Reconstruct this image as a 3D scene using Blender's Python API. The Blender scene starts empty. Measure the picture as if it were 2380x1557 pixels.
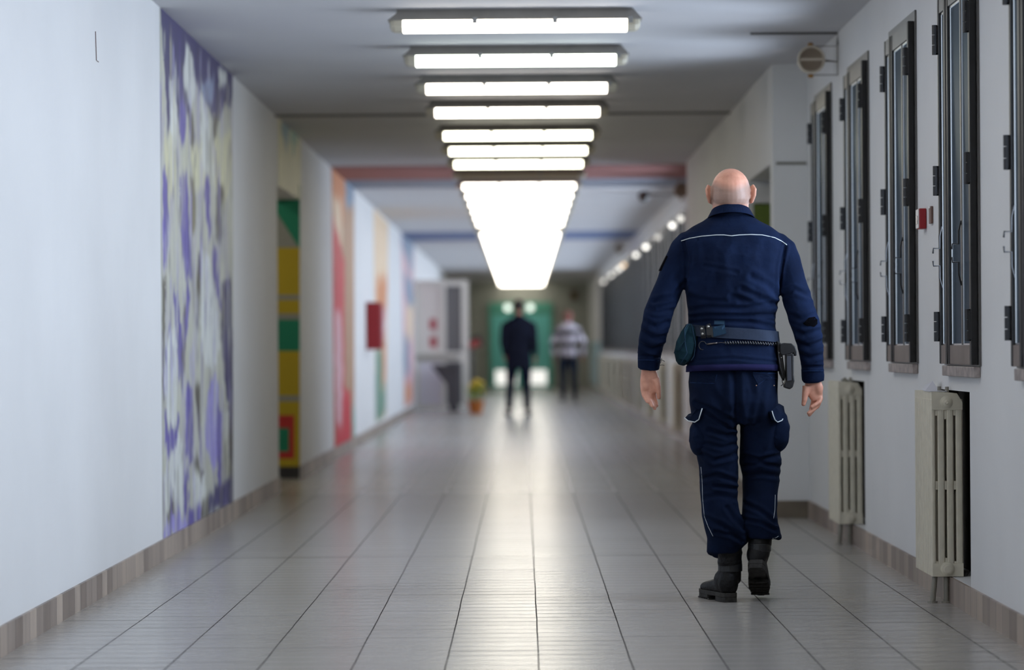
import bpy, bmesh, math, random
import numpy as np
from mathutils import Vector, Matrix, noise
from mathutils.bvhtree import BVHTree

random.seed(7)
C = bpy.context.scene.collection
PI = math.pi

# ------------------------------------------------------------------ camera measures
F, VX, VY, HC, ROLL = 6800.0, 1216.0, 806.0, 1.04, math.radians(0.4)
CR, SR = math.cos(ROLL), math.sin(ROLL)
XL, XR, CEIL, YEND = -1.785, 1.717, 2.73, 76.0


def ray(u, v):
    a, b = u - VX, v - VY
    return (a * CR - b * SR) / F, -(a * SR + b * CR) / F


def pt(u, v, d):
    """the point of the place that the photograph shows at (u, v), d metres down the corridor"""
    x, z = ray(u, v)
    return Vector((x * d, d, HC + z * d))


def on_x(u, v, X):
    x, z = ray(u, v)
    d = X / x
    return Vector((X, d, HC + z * d))


def proj(P):
    """image position of an (n,3) array of points"""
    du = P[:, 0] / P[:, 1] * F
    dv = -(P[:, 2] - HC) / P[:, 1] * F
    return VX + du * CR + dv * SR, VY - du * SR + dv * CR


# ------------------------------------------------------------------ materials
def new_mat(name):
    m = bpy.data.materials.new(name)
    m.use_nodes = True
    nt = m.node_tree
    nt.nodes.clear()
    out = nt.nodes.new('ShaderNodeOutputMaterial')
    return m, nt, out


def srgb(r, g, b):
    f = lambda c: (c / 255 / 12.92) if c <= 10 else ((c / 255 + 0.055) / 1.055) ** 2.4
    return (f(r), f(g), f(b))


def mat(name, col, rough=0.6, metal=0.0, spec=0.5, var=0.0, scale=8.0, bump=0.0, bscale=60.0, stretch=(1, 1, 1), coat=0.0):
    m, nt, out = new_mat(name)
    b = nt.nodes.new('ShaderNodeBsdfPrincipled')
    b.inputs['Base Color'].default_value = (*col, 1)
    b.inputs['Roughness'].default_value = rough
    b.inputs['Metallic'].default_value = metal
    b.inputs['Specular IOR Level'].default_value = spec
    b.inputs['Coat Weight'].default_value = coat
    tc = nt.nodes.new('ShaderNodeTexCoord')
    mp = nt.nodes.new('ShaderNodeMapping')
    mp.inputs['Scale'].default_value = stretch
    nt.links.new(tc.outputs['Object'], mp.inputs['Vector'])
    if var:
        n = nt.nodes.new('ShaderNodeTexNoise')
        n.inputs['Scale'].default_value = scale
        n.inputs['Detail'].default_value = 4
        nt.links.new(mp.outputs[0], n.inputs['Vector'])
        r = nt.nodes.new('ShaderNodeValToRGB')
        r.color_ramp.elements[0].position = 0.3
        r.color_ramp.elements[1].position = 0.7
        r.color_ramp.elements[0].color = (*[c * (1 - var) for c in col], 1)
        r.color_ramp.elements[1].color = (*[min(1, c * (1 + var)) for c in col], 1)
        nt.links.new(n.outputs['Fac'], r.inputs['Fac'])
        nt.links.new(r.outputs['Color'], b.inputs['Base Color'])
    if bump:
        n2 = nt.nodes.new('ShaderNodeTexNoise')
        n2.inputs['Scale'].default_value = bscale
        n2.inputs['Detail'].default_value = 3
        nt.links.new(mp.outputs[0], n2.inputs['Vector'])
        bp = nt.nodes.new('ShaderNodeBump')
        bp.inputs['Strength'].default_value = bump
        bp.inputs['Distance'].default_value = 0.01
        nt.links.new(n2.outputs['Fac'], bp.inputs['Height'])
        nt.links.new(bp.outputs['Normal'], b.inputs['Normal'])
    nt.links.new(b.outputs[0], out.inputs['Surface'])
    return m


def emit_mat(name, col, strength):
    m, nt, out = new_mat(name)
    e = nt.nodes.new('ShaderNodeEmission')
    e.inputs['Color'].default_value = (*col, 1)
    e.inputs['Strength'].default_value = strength
    nt.links.new(e.outputs[0], out.inputs['Surface'])
    return m


def cloth_mat(name, col, weave=900.0, wbump=0.25):
    m, nt, out = new_mat(name)
    b = nt.nodes.new('ShaderNodeBsdfPrincipled')
    b.inputs['Roughness'].default_value = 0.9
    b.inputs['Specular IOR Level'].default_value = 0.08
    b.inputs['Sheen Weight'].default_value = 0.0
    tc = nt.nodes.new('ShaderNodeTexCoord')
    n = nt.nodes.new('ShaderNodeTexNoise')
    n.inputs['Scale'].default_value = 9
    n.inputs['Detail'].default_value = 6
    nt.links.new(tc.outputs['Object'], n.inputs['Vector'])
    r = nt.nodes.new('ShaderNodeValToRGB')
    r.color_ramp.elements[0].position = 0.3
    r.color_ramp.elements[1].position = 0.72
    r.color_ramp.elements[0].color = (*[c * 0.72 for c in col], 1)
    r.color_ramp.elements[1].color = (*[c * 1.25 for c in col], 1)
    nt.links.new(n.outputs['Fac'], r.inputs['Fac'])
    nt.links.new(r.outputs['Color'], b.inputs['Base Color'])
    w = nt.nodes.new('ShaderNodeTexNoise')
    w.inputs['Scale'].default_value = weave
    nt.links.new(tc.outputs['Object'], w.inputs['Vector'])
    w2 = nt.nodes.new('ShaderNodeTexNoise')
    w2.inputs['Scale'].default_value = 38
    w2.inputs['Detail'].default_value = 4
    nt.links.new(tc.outputs['Object'], w2.inputs['Vector'])
    a = nt.nodes.new('ShaderNodeMath')
    a.operation = 'MULTIPLY_ADD'
    a.inputs[1].default_value = 4.0
    nt.links.new(w2.outputs['Fac'], a.inputs[0])
    nt.links.new(w.outputs['Fac'], a.inputs[2])
    bp = nt.nodes.new('ShaderNodeBump')
    bp.inputs['Strength'].default_value = wbump
    bp.inputs['Distance'].default_value = 0.004
    nt.links.new(a.outputs[0], bp.inputs['Height'])
    nt.links.new(bp.outputs['Normal'], b.inputs['Normal'])
    nt.links.new(b.outputs[0], out.inputs['Surface'])
    return m


def floor_mat():
    """glazed tiles 30 x 15 cm: long dark joints down the corridor, fine ones across, two expansion joints"""
    m, nt, out = new_mat('glazed_floor_tile')
    L = nt.links.new

    def op(o, *args):
        k = nt.nodes.new('ShaderNodeMath')
        k.operation = o
        for i, q in enumerate(args):
            if isinstance(q, (int, float)):
                k.inputs[i].default_value = q
            else:
                L(q, k.inputs[i])
        return k.outputs[0]

    def mix(fac, c0, c1):
        k = nt.nodes.new('ShaderNodeMix')
        k.data_type = 'RGBA'
        for i, q in ((0, fac), (6, c0), (7, c1)):
            if isinstance(q, tuple):
                k.inputs[i].default_value = (*q, 1)
            else:
                L(q, k.inputs[i])
        return k.outputs[2]
    b = nt.nodes.new('ShaderNodeBsdfPrincipled')
    tc = nt.nodes.new('ShaderNodeTexCoord')
    sx = nt.nodes.new('ShaderNodeSeparateXYZ')
    L(tc.outputs['Object'], sx.inputs[0])
    wob = nt.nodes.new('ShaderNodeTexNoise')
    wob.inputs['Scale'].default_value = 1.3
    L(tc.outputs['Object'], wob.inputs['Vector'])
    X = op('DIVIDE', op('ADD', op('ADD', sx.outputs['X'], -0.044 + 0.304 * 20), op('MULTIPLY', op('SUBTRACT', wob.outputs['Fac'], 0.5), 0.006)), 0.304)
    col = op('FLOOR', X)
    w1 = nt.nodes.new('ShaderNodeTexWhiteNoise')
    w1.noise_dimensions = '1D'
    L(col, w1.inputs['W'])
    Y = op('DIVIDE', op('ADD', op('ADD', sx.outputs['Y'], 40 * 0.152), op('MULTIPLY', w1.outputs['Value'], 0.02)), 0.152)
    row = op('FLOOR', Y)
    w2 = nt.nodes.new('ShaderNodeTexWhiteNoise')
    w2.noise_dimensions = '1D'
    L(op('ADD', op('MULTIPLY', col, 57.13), row), w2.inputs['W'])
    fx, fy = op('FRACT', X), op('FRACT', Y)
    jx = op('LESS_THAN', op('MINIMUM', fx, op('SUBTRACT', 1.0, fx)), 0.0075)
    w3 = nt.nodes.new('ShaderNodeTexWhiteNoise')
    w3.noise_dimensions = '1D'
    L(op('ADD', op('MULTIPLY', col, 91.7), op('ROUND', Y)), w3.inputs['W'])
    part = op('ADD', 0.25, op('MULTIPLY', op('LESS_THAN', sx.outputs['Y'], 20.9), 0.75))   # finer joints past the expansion joint
    jy = op('LESS_THAN', op('MINIMUM', fy, op('SUBTRACT', 1.0, fy)), op('ADD', 0.028, op('MULTIPLY', op('POWER', w3.outputs['Value'], 3.0), 0.045)))
    n = nt.nodes.new('ShaderNodeTexNoise')
    n.inputs['Scale'].default_value = 2.2
    n.inputs['Detail'].default_value = 5
    L(tc.outputs['Object'], n.inputs['Vector'])
    base = mix(op('ADD', op('MULTIPLY', w2.outputs['Value'], 0.6), op('MULTIPLY', n.outputs['Fac'], 0.4)), FLOOR_A, FLOOR_B)
    base = mix(op('MULTIPLY', jy, op('MULTIPLY', part, op('ADD', 0.15, op('MULTIPLY', w3.outputs['Value'], 0.45)))), base, (0.10, 0.095, 0.09))
    jx = op('MULTIPLY', jx, part)
    jy = op('MULTIPLY', jy, part)
    base = mix(jx, base, (0.035, 0.032, 0.03))
    for yj, w in ((14.55, 0.011), (20.9, 0.02)):
        base = mix(op('LESS_THAN', op('ABSOLUTE', op('SUBTRACT', sx.outputs['Y'], yj)), w), base, (0.07, 0.065, 0.06))
    L(base, b.inputs['Base Color'])
    ra = nt.nodes.new('ShaderNodeMapRange')
    ra.inputs['To Min'].default_value = FLOOR_ROUGH[0]
    ra.inputs['To Max'].default_value = FLOOR_ROUGH[1]
    L(n.outputs['Fac'], ra.inputs['Value'])
    L(op('ADD', op('ADD', ra.outputs['Result'], op('MULTIPLY', op('MAXIMUM', jx, jy), 0.35)), op('MULTIPLY', w2.outputs['Value'], 0.012)), b.inputs['Roughness'])
    L(op('MULTIPLY', FLOOR_SPEC, op('SUBTRACT', 1.0, op('MAXIMUM', jx, op('MULTIPLY', jy, 0.28)))), b.inputs['Specular IOR Level'])
    bp = nt.nodes.new('ShaderNodeBump')
    bp.inputs['Strength'].default_value = 0.25
    bp.inputs['Distance'].default_value = 0.002
    L(op('SUBTRACT', 1.0, op('MAXIMUM', jx, op('MULTIPLY', jy, 0.6))), bp.inputs['Height'])
    L(bp.outputs['Normal'], b.inputs['Normal'])
    L(b.outputs[0], out.inputs['Surface'])
    return m


def skirting_mat():
    """beige skirting tiles 15 cm long, each of its own tone, dark joints"""
    m, nt, out = new_mat('skirting_tile')
    L = nt.links.new
    b = nt.nodes.new('ShaderNodeBsdfPrincipled')
    b.inputs['Roughness'].default_value = 0.4
    tc = nt.nodes.new('ShaderNodeTexCoord')
    sx = nt.nodes.new('ShaderNodeSeparateXYZ')
    L(tc.outputs['Object'], sx.inputs[0])
    ad = nt.nodes.new('ShaderNodeMath')
    ad.operation = 'ADD'
    L(sx.outputs['X'], ad.inputs[0])
    L(sx.outputs['Y'], ad.inputs[1])
    dv = nt.nodes.new('ShaderNodeMath')
    dv.operation = 'DIVIDE'
    dv.inputs[1].default_value = 0.15
    L(ad.outputs[0], dv.inputs[0])
    fl = nt.nodes.new('ShaderNodeMath')
    fl.operation = 'FLOOR'
    L(dv.outputs[0], fl.inputs[0])
    wn = nt.nodes.new('ShaderNodeTexWhiteNoise')
    wn.noise_dimensions = '1D'
    L(fl.outputs[0], wn.inputs['W'])
    r = nt.nodes.new('ShaderNodeValToRGB')
    e = r.color_ramp.elements
    e[0].position, e[1].position = 0.0, 1.0
    e[0].color = (*srgb(118, 104, 96), 1)
    e[1].color = (*srgb(176, 160, 146), 1)
    x = e.new(0.5)
    x.color = (*srgb(152, 138, 128), 1)
    L(wn.outputs['Value'], r.inputs['Fac'])
    n = nt.nodes.new('ShaderNodeTexNoise')
    n.inputs['Scale'].default_value = 14
    mp = nt.nodes.new('ShaderNodeMapping')
    mp.inputs['Scale'].default_value = (1, 1, 0.15)
    L(tc.outputs['Object'], mp.inputs[0])
    L(mp.outputs[0], n.inputs['Vector'])
    mr = nt.nodes.new('ShaderNodeMapRange')
    mr.inputs['To Min'].default_value = 0.7
    mr.inputs['To Max'].default_value = 1.25
    L(n.outputs['Fac'], mr.inputs[0])
    mx = nt.nodes.new('ShaderNodeMix')
    mx.data_type = 'RGBA'
    mx.blend_type = 'MULTIPLY'
    mx.inputs[0].default_value = 1
    L(r.outputs[0], mx.inputs[6])
    L(mr.outputs[0], mx.inputs[7])
    fr = nt.nodes.new('ShaderNodeMath')
    fr.operation = 'FRACT'
    L(dv.outputs[0], fr.inputs[0])
    lt = nt.nodes.new('ShaderNodeMath')
    lt.operation = 'LESS_THAN'
    lt.inputs[1].default_value = 0.035
    L(fr.outputs[0], lt.inputs[0])
    mj = nt.nodes.new('ShaderNodeMix')
    mj.data_type = 'RGBA'
    mj.inputs[7].default_value = (0.06, 0.05, 0.045, 1)
    L(lt.outputs[0], mj.inputs[0])
    L(mx.outputs[2], mj.inputs[6])
    L(mj.outputs[2], b.inputs['Base Color'])
    L(b.outputs[0], out.inputs['Surface'])
    return m


def pane_mat():
    m, nt, out = new_mat('dirty_window_glass')
    L = nt.links.new
    t = nt.nodes.new('ShaderNodeBsdfTransparent')
    t.inputs['Color'].default_value = (0.80, 0.87, 0.95, 1)
    df = nt.nodes.new('ShaderNodeBsdfDiffuse')
    df.inputs['Color'].default_value = (*PANE_COL, 1)
    gl = nt.nodes.new('ShaderNodeBsdfGlossy')
    gl.inputs['Color'].default_value = (0.8, 0.9, 1.0, 1)
    gl.inputs['Roughness'].default_value = 0.25
    d = nt.nodes.new('ShaderNodeMixShader')
    d.inputs[0].default_value = 0.07
    L(df.outputs[0], d.inputs[1])
    L(gl.outputs[0], d.inputs[2])
    mx = nt.nodes.new('ShaderNodeMixShader')
    lw = nt.nodes.new('ShaderNodeLayerWeight')
    lw.inputs['Blend'].default_value = 0.5
    mr = nt.nodes.new('ShaderNodeMapRange')
    mr.inputs['From Min'].default_value = 0.3
    mr.inputs['From Max'].default_value = 0.85
    mr.inputs['To Min'].default_value = 0.25
    mr.inputs['To Max'].default_value = 1.0
    L(lw.outputs['Facing'], mr.inputs[0])
    L(mr.outputs[0], mx.inputs[0])
    L(t.outputs[0], mx.inputs[1])
    L(d.outputs[0], mx.inputs[2])
    L(mx.outputs[0], out.inputs['Surface'])
    return m


# ------------------------------------------------------------------ mesh helpers
def box(bm, x0, x1, y0, y1, z0, z1, mi=0):
    vs = [bm.verts.new(p) for p in ((x0, y0, z0), (x1, y0, z0), (x1, y1, z0), (x0, y1, z0),
                                    (x0, y0, z1), (x1, y0, z1), (x1, y1, z1), (x0, y1, z1))]
    for f in ((0, 3, 2, 1), (4, 5, 6, 7), (0, 1, 5, 4), (1, 2, 6, 5), (2, 3, 7, 6), (3, 0, 4, 7)):
        bm.faces.new([vs[i] for i in f]).material_index = mi


def frame_for(t):
    ref = Vector((1, 0, 0)) if abs(t.x) < 0.85 else Vector((0, 1, 0))
    a = (ref - t * ref.dot(t)).normalized()
    return a, t.cross(a).normalized()


def tube(bm, pts, rad, n=12, mi=0, power=2.0, cap=True, closed=False):
    """tapering tube through pts; rad is a number, a list of numbers or of (across, deep)"""
    pts = [Vector(p) for p in pts]
    if not isinstance(rad, (list, tuple)):
        rad = [rad] * len(pts)
    rings = []
    for i, p in enumerate(pts):
        if closed:
            t = pts[(i + 1) % len(pts)] - pts[i - 1]
        else:
            t = pts[min(i + 1, len(pts) - 1)] - pts[max(i - 1, 0)]
        t.normalize()
        a, b = frame_for(t)
        ra, rb = rad[i] if isinstance(rad[i], (list, tuple)) else (rad[i], rad[i])
        ring = []
        for k in range(n):
            c, s = math.cos(2 * PI * k / n), math.sin(2 * PI * k / n)
            c = math.copysign(abs(c) ** (2 / power), c)
            s = math.copysign(abs(s) ** (2 / power), s)
            ring.append(bm.verts.new(p + a * (ra * c) + b * (rb * s)))
        rings.append(ring)
    m = len(rings)
    for i in range(m if closed else m - 1):
        r0, r1 = rings[i], rings[(i + 1) % m]
        for k in range(n):
            bm.faces.new((r0[k], r0[(k + 1) % n], r1[(k + 1) % n], r1[k])).material_index = mi
    if cap and not closed:
        bm.faces.new(list(reversed(rings[0]))).material_index = mi
        bm.faces.new(rings[-1]).material_index = mi


def ball(bm, c, r, seg=16, rot=None, mi=0):
    r = r if isinstance(r, (tuple, list)) else (r, r, r)
    M = Matrix.Translation(Vector(c)) @ (rot.to_4x4() if rot else Matrix.Identity(4)) @ Matrix.Diagonal((*r, 1))
    res = bmesh.ops.create_uvsphere(bm, u_segments=seg, v_segments=max(8, seg // 2), radius=1.0, matrix=M)
    if mi:
        for v in res['verts']:
            for f in v.link_faces:
                f.material_index = mi


def lathe(bm, prof, axis_o, axis, n=24, mi=0):
    """revolve (radius, along) pairs about an axis"""
    t = Vector(axis).normalized()
    a, b = frame_for(t)
    o = Vector(axis_o)
    rings = []
    for r, h in prof:
        rings.append([bm.verts.new(o + t * h + a * (r * math.cos(2 * PI * k / n)) + b * (r * math.sin(2 * PI * k / n))) for k in range(n)])
    for r0, r1 in zip(rings, rings[1:]):
        for k in range(n):
            bm.faces.new((r0[k], r0[(k + 1) % n], r1[(k + 1) % n], r1[k])).material_index = mi
    bm.faces.new(list(reversed(rings[0]))).material_index = mi
    bm.faces.new(rings[-1]).material_index = mi


def prism(bm, poly, off, mi=0):
    """a flat outline given a thickness: poly of Vectors, off a Vector"""
    a = [bm.verts.new(Vector(p)) for p in poly]
    b = [bm.verts.new(Vector(p) + off) for p in poly]
    n = len(a)
    f = bm.faces.new(a)
    f.material_index = mi
    bm.faces.new(list(reversed(b))).material_index = mi
    for i in range(n):
        bm.faces.new((a[i], b[i], b[(i + 1) % n], a[(i + 1) % n])).material_index = mi


def obj(name, bm, mats, parent=None, smooth=False, bevel=0.0, free=True):
    if isinstance(bm, bmesh.types.BMesh):
        bmesh.ops.recalc_face_normals(bm, faces=bm.faces[:])
        me = bpy.data.meshes.new(name)
        bm.to_mesh(me)
        if free:
            bm.free()
    else:
        me = bm
    o = bpy.data.objects.new(name, me)
    C.objects.link(o)
    for m in (mats if isinstance(mats, (list, tuple)) else [mats]):
        me.materials.append(m)
    if smooth:
        me.shade_smooth()
    if bevel:
        md = o.modifiers.new('bevel', 'BEVEL')
        md.width = bevel
        md.segments = 2
        md.limit_method = 'ANGLE'
    if parent:
        o.parent = parent
    return o


def tag(o, label, cat, group=None, kind=None):
    o['label'] = label
    o['category'] = cat
    if group:
        o['group'] = group
    if kind:
        o['kind'] = kind
    return o


def thing(name, loc, label, cat, group=None, kind=None, rz=0.0):
    o = bpy.data.objects.new(name, None)
    C.objects.link(o)
    o.location = loc
    o.rotation_euler = (0, 0, rz)
    o.empty_display_size = 0.1
    return tag(o, label, cat, group, kind)


KIDS = {}


def kids(o):
    if o.name not in KIDS:
        KIDS[o.name] = [c for c in bpy.data.objects if c.parent == o]
    return KIDS[o.name]


def dup(root, loc, label=None, group=None, skip=(), name=None):
    """a copy of a thing with copies of its parts and sub-parts"""
    r = root.copy()
    if name:
        r.name = name
    C.objects.link(r)
    r.location = loc
    if label:
        r['label'] = label
    if group:
        r['group'] = group
    for ch in kids(root):
        if any(ch.name.startswith(s) for s in skip):
            continue
        c = ch.copy()
        C.objects.link(c)
        c.parent = r
        for g in kids(ch):
            if any(g.name.startswith(s) for s in skip):
                continue
            d = g.copy()
            C.objects.link(d)
            d.parent = c
    return r


def remesh(bm, voxel, smooth=6):
    """one continuous skin over all the closed shapes in bm"""
    me = bpy.data.meshes.new('tmp')
    bmesh.ops.recalc_face_normals(bm, faces=bm.faces[:])
    bm.to_mesh(me)
    bm.free()
    o = bpy.data.objects.new('tmp', me)
    C.objects.link(o)
    r = o.modifiers.new('r', 'REMESH')
    r.mode = 'VOXEL'
    r.voxel_size = voxel
    s = o.modifiers.new('s', 'SMOOTH')
    s.factor = 0.5
    s.iterations = smooth
    dg = bpy.context.evaluated_depsgraph_get()
    dg.update()
    res = bpy.data.meshes.new_from_object(o.evaluated_get(dg))
    bpy.data.objects.remove(o)
    bpy.data.meshes.remove(me)
    return res


def get_co(me):
    a = np.empty(len(me.vertices) * 3, dtype=np.float32)
    me.vertices.foreach_get('co', a)
    return a.reshape(-1, 3).astype(float)


def get_no(me):
    a = np.empty(len(me.vertices) * 3, dtype=np.float32)
    me.vertices.foreach_get('normal', a)
    return a.reshape(-1, 3).astype(float)


def set_co(me, co):
    me.vertices.foreach_set('co', co.astype(np.float32).ravel())
    me.update()


def seg_dist(u, v, line):
    best = np.full(u.shape, 1e9)
    for (ax, ay), (bx, by) in zip(line, line[1:]):
        dx, dy = bx - ax, by - ay
        t = np.clip(((u - ax) * dx + (v - ay) * dy) / (dx * dx + dy * dy + 1e-9), 0, 1)
        best = np.minimum(best, np.hypot(u - ax - t * dx, v - ay - t * dy))
    return best
# ------------------------------------------------------------------ tunables
FLOOR_A = srgb(166, 162, 157)
FLOOR_B = srgb(158, 154, 149)
FLOOR_ROUGH = (0.225, 0.255)
FLOOR_SPEC = 0.5
PANE_COL = (0.05, 0.066, 0.085)
LAMP = 6.2
DAY = 78.0
EXPOSURE = 0.46

M = {}
M['wall'] = mat('white_wall_paint', (0.70, 0.70, 0.70), 0.75, var=0.03, scale=1.5, bump=0.05, bscale=25)
M['ceiling'] = mat('grey_white_ceiling_paint', (0.59, 0.585, 0.60), 0.85, var=0.03, scale=1.0)
M['end_wall'] = mat('dull_grey_green_paint', srgb(168, 170, 160), 0.8, var=0.03)
M['floor'] = floor_mat()
M['skirting'] = skirting_mat()
M['joint'] = mat('dark_joint_filler', (0.05, 0.05, 0.05), 0.9)
M['housing'] = mat('grey_lamp_housing', srgb(150, 146, 140), 0.5, var=0.1)
M['cap'] = mat('yellowed_plastic', srgb(205, 198, 178), 0.4)
M['clip'] = mat('grey_plastic_clip', srgb(150, 150, 148), 0.5)
M['steel'] = mat('black_painted_steel', (0.012, 0.012, 0.013), 0.42, spec=0.4, var=0.2)
M['steel2'] = mat('grey_painted_steel', srgb(88, 86, 84), 0.35, metal=0.0, spec=0.6, var=0.12)
M['bead'] = mat('bare_aluminium_bead', (0.75, 0.76, 0.76), 0.3, metal=0.9)
M['rail'] = mat('dusty_bottom_rail', srgb(120, 108, 102), 0.5, var=0.15)
M['grime'] = mat('grimy_plaster', srgb(74, 70, 66), 0.9, var=0.25, scale=6)  # shadow beside the radiators put into the niche colour
M['stone'] = mat('grey_marble_sill', srgb(150, 140, 136), 0.5, var=0.35, scale=25)
M['reveal'] = mat('dark_reveal_paint', (0.05, 0.055, 0.06), 0.8)
M['pane'] = pane_mat()
M['radiator'] = mat('cream_radiator_enamel', srgb(214, 208, 190), 0.6, spec=0.12, var=0.06, scale=20)
M['pipe'] = mat('painted_pipe', srgb(140, 136, 126), 0.5, var=0.2)
M['rust'] = mat('rusty_fitting', srgb(84, 62, 46), 0.8, var=0.3)
M['paper'] = mat('white_paper', srgb(205, 205, 212), 0.8)
M['black'] = mat('black_plastic', (0.010, 0.010, 0.012), 0.45, var=0.2)
M['red'] = mat('red_enamel', srgb(150, 24, 34), 0.4)
M['white'] = mat('white_enamel', srgb(225, 225, 225), 0.4)
M['brown'] = mat('brown_plastic', srgb(110, 84, 74), 0.5)

# ------------------------------------------------------------------ camera
cam_d = bpy.data.cameras.new('camera')
cam = bpy.data.objects.new('camera', cam_d)
C.objects.link(cam)
cam.matrix_world = Matrix.Translation((0, 0, HC)) @ Matrix.Rotation(PI / 2, 4, 'X') @ Matrix.Rotation(-ROLL, 4, 'Z')
cam_d.sensor_width = 36.0
cam_d.lens = F / 2380 * 36.0
cam_d.shift_x = -(VX - 1190) / 2380
cam_d.shift_y = (VY - 778.5) / 2380
cam_d.clip_end = 300
cam_d.dof.use_dof = True
cam_d.dof.focus_distance = 11.6
cam_d.dof.aperture_fstop = 103 / 1000 / 0.050
sc = bpy.context.scene
sc.camera = cam
sc.view_settings.view_transform = 'Standard'
sc.view_settings.look = 'None'
sc.view_settings.gamma = 1.0
sc.view_settings.exposure = EXPOSURE
sc.cycles.max_bounces = 7
sc.cycles.diffuse_bounces = 4
sc.cycles.use_adaptive_sampling = True
sc.cycles.adaptive_threshold = 0.035
sc.cycles.adaptive_min_samples = 12
sc.cycles.glossy_bounces = 3
sc.cycles.transparent_max_bounces = 8
sc.cycles.transmission_bounces = 3
sc.cycles.use_denoising = True
sc.cycles.sample_clamp_indirect = 6.0
sc.cycles.use_light_tree = True
sc.cycles.caustics_reflective = False
sc.cycles.caustics_refractive = False
w = bpy.data.worlds.new('overcast_sky')
sc.world = w
w.use_nodes = True
w.node_tree.nodes['Background'].inputs['Color'].default_value = (0.75, 0.85, 1.0, 1)
w.node_tree.nodes['Background'].inputs['Strength'].default_value = 1.5


# ------------------------------------------------------------------ room shell
def struct(name, bm, m, label, smooth=False):
    o = obj(name, bm, m, smooth=smooth)
    return tag(o, label, name.split('_')[0], kind='structure')


def rects_minus(y0, y1, z0, z1, holes):
    """the rectangle y0..y1, z0..z1 cut into boxes that leave the holes open"""
    ys = sorted({y0, y1, *[h[0] for h in holes], *[h[1] for h in holes]})
    ys = [y for y in ys if y0 <= y <= y1]
    out = []
    for a, b in zip(ys, ys[1:]):
        mid = (a + b) / 2
        cuts = sorted((h[2], h[3]) for h in holes if h[0] < mid < h[1])
        z = z0
        for c0, c1 in cuts:
            if c0 > z:
                out.append((a, b, z, c0))
            z = max(z, c1)
        if z < z1:
            out.append((a, b, z, z1))
    return out


YB = -4.0
bm = bmesh.new()
box(bm, -3.4, 3.4, YB - 0.2, YEND + 0.4, -0.12, 0.0)
struct('floor', bm, M['floor'], 'glossy grey tiled corridor floor with dark long joints')
bm = bmesh.new()
box(bm, -3.4, 3.4, YB - 0.2, YEND + 0.4, CEIL, CEIL + 0.15)
struct('ceiling', bm, M['ceiling'], 'pale grey corridor ceiling')

# left wall with the opening at 21.3 .. 23.4 m
OP0, OP1, OPZ = 21.3, 23.4, 2.23
bm = bmesh.new()
for a, b, z0, z1 in rects_minus(YB, YEND, 0, CEIL, [(OP0, OP1, 0, OPZ)]):
    box(bm, XL - 0.2, XL, a, b, z0, z1)
struct('wall_left', bm, M['wall'], 'white painted left corridor wall')
bm = bmesh.new()
box(bm, XL - 1.5, XL - 0.2, OP0 - 0.12, OP0, 0, CEIL)
box(bm, XL - 1.5, XL - 0.2, OP1, OP1 + 0.12, 0, CEIL)
box(bm, XL - 1.6, XL - 1.5, OP0 - 0.12, OP1 + 0.12, 0, CEIL)
struct('wall_side_passage', bm, M['wall'], 'white walls of the side passage behind the left opening')

# right wall near part, with windows and radiator niches
WPITCH, WW = 1.737, 0.87
near_w = [10.98 + WPITCH * k for k in (3, 2, 1, 0, -1, -2, -3, -4, -5, -6)]
near_n = [(11.26 + 2 * WPITCH * k, 12.34 + 2 * WPITCH * k) for k in (1, 0, -1, -2)]
BLK0, BLK1, XB = 17.6, 26.8, 1.51
far_w = [27.6 + WPITCH * k for k in range(21)]
far_n = [(27.9 + 2 * WPITCH * k, 28.98 + 2 * WPITCH * k) for k in range(11)]
WZ0, WZ1 = 1.0, 2.43


def right_wall(name, y0, y1, wins, niches, label):
    holes = [(y + 0.05, y + WW - 0.04, WZ0, WZ1) for y in wins] + [(a, b, 0.105, 0.854) for a, b in niches]
    bm = bmesh.new()
    for a, b, z0, z1 in rects_minus(y0, y1, 0, CEIL, holes):
        box(bm, XR, XR + 0.30, a, b, z0, z1)
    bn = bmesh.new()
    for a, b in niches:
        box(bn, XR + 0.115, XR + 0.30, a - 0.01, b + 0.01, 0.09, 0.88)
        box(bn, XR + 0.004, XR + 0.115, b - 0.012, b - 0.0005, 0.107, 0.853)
    struct('wall_niches' if name == 'wall_right' else 'wall_niches_far', bn, M['grime'], 'grimy unpainted niches behind the ' + ('radiators' if name == 'wall_right' else 'far radiators'))  # niche colour carries the shadow beside the radiators
    return struct(name, bm, M['wall'], label)


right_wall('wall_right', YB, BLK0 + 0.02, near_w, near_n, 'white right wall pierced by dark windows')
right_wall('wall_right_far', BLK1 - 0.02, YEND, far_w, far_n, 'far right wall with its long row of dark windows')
# the boxed-out block with a doorway
DR0, DR1, DRZ = 17.8, 19.5, 2.137
bm = bmesh.new()
box(bm, XB, XR + 0.3, BLK0, DR0, 0, CEIL)
box(bm, XB, XB + 0.15, DR0, DR1, DRZ, CEIL)
box(bm, XB, XR + 0.3, DR1, BLK1, 0, CEIL)
box(bm, XR + 0.9, XR + 1.0, DR0 - 0.1, DR1 + 0.1, 0, CEIL)
box(bm, XR + 0.3, XR + 0.9, DR0 - 0.1, DR0, 0, CEIL)
box(bm, XR + 0.3, XR + 0.9, DR1, DR1 + 0.1, 0, CEIL)
struct('wall_right_block', bm, M['wall'], 'white boxed-out block of the right wall with a doorway in its side')
bm = bmesh.new()
box(bm, XB + 0.02, XR - 0.005, BLK0 - 0.006, BLK0 + 0.0, 2.125, 2.14)
struct('trim_1', bm, mat('worn_groove', srgb(120, 118, 110), 0.9), 'shallow horizontal groove across the face of the block')
bm = bmesh.new()
box(bm, XL - 0.2, XR + 0.3, YEND, YEND + 0.2, 0, CEIL)
struct('wall_end', bm, M['end_wall'], 'dull grey end wall round the mint door')
bm = bmesh.new()
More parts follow.
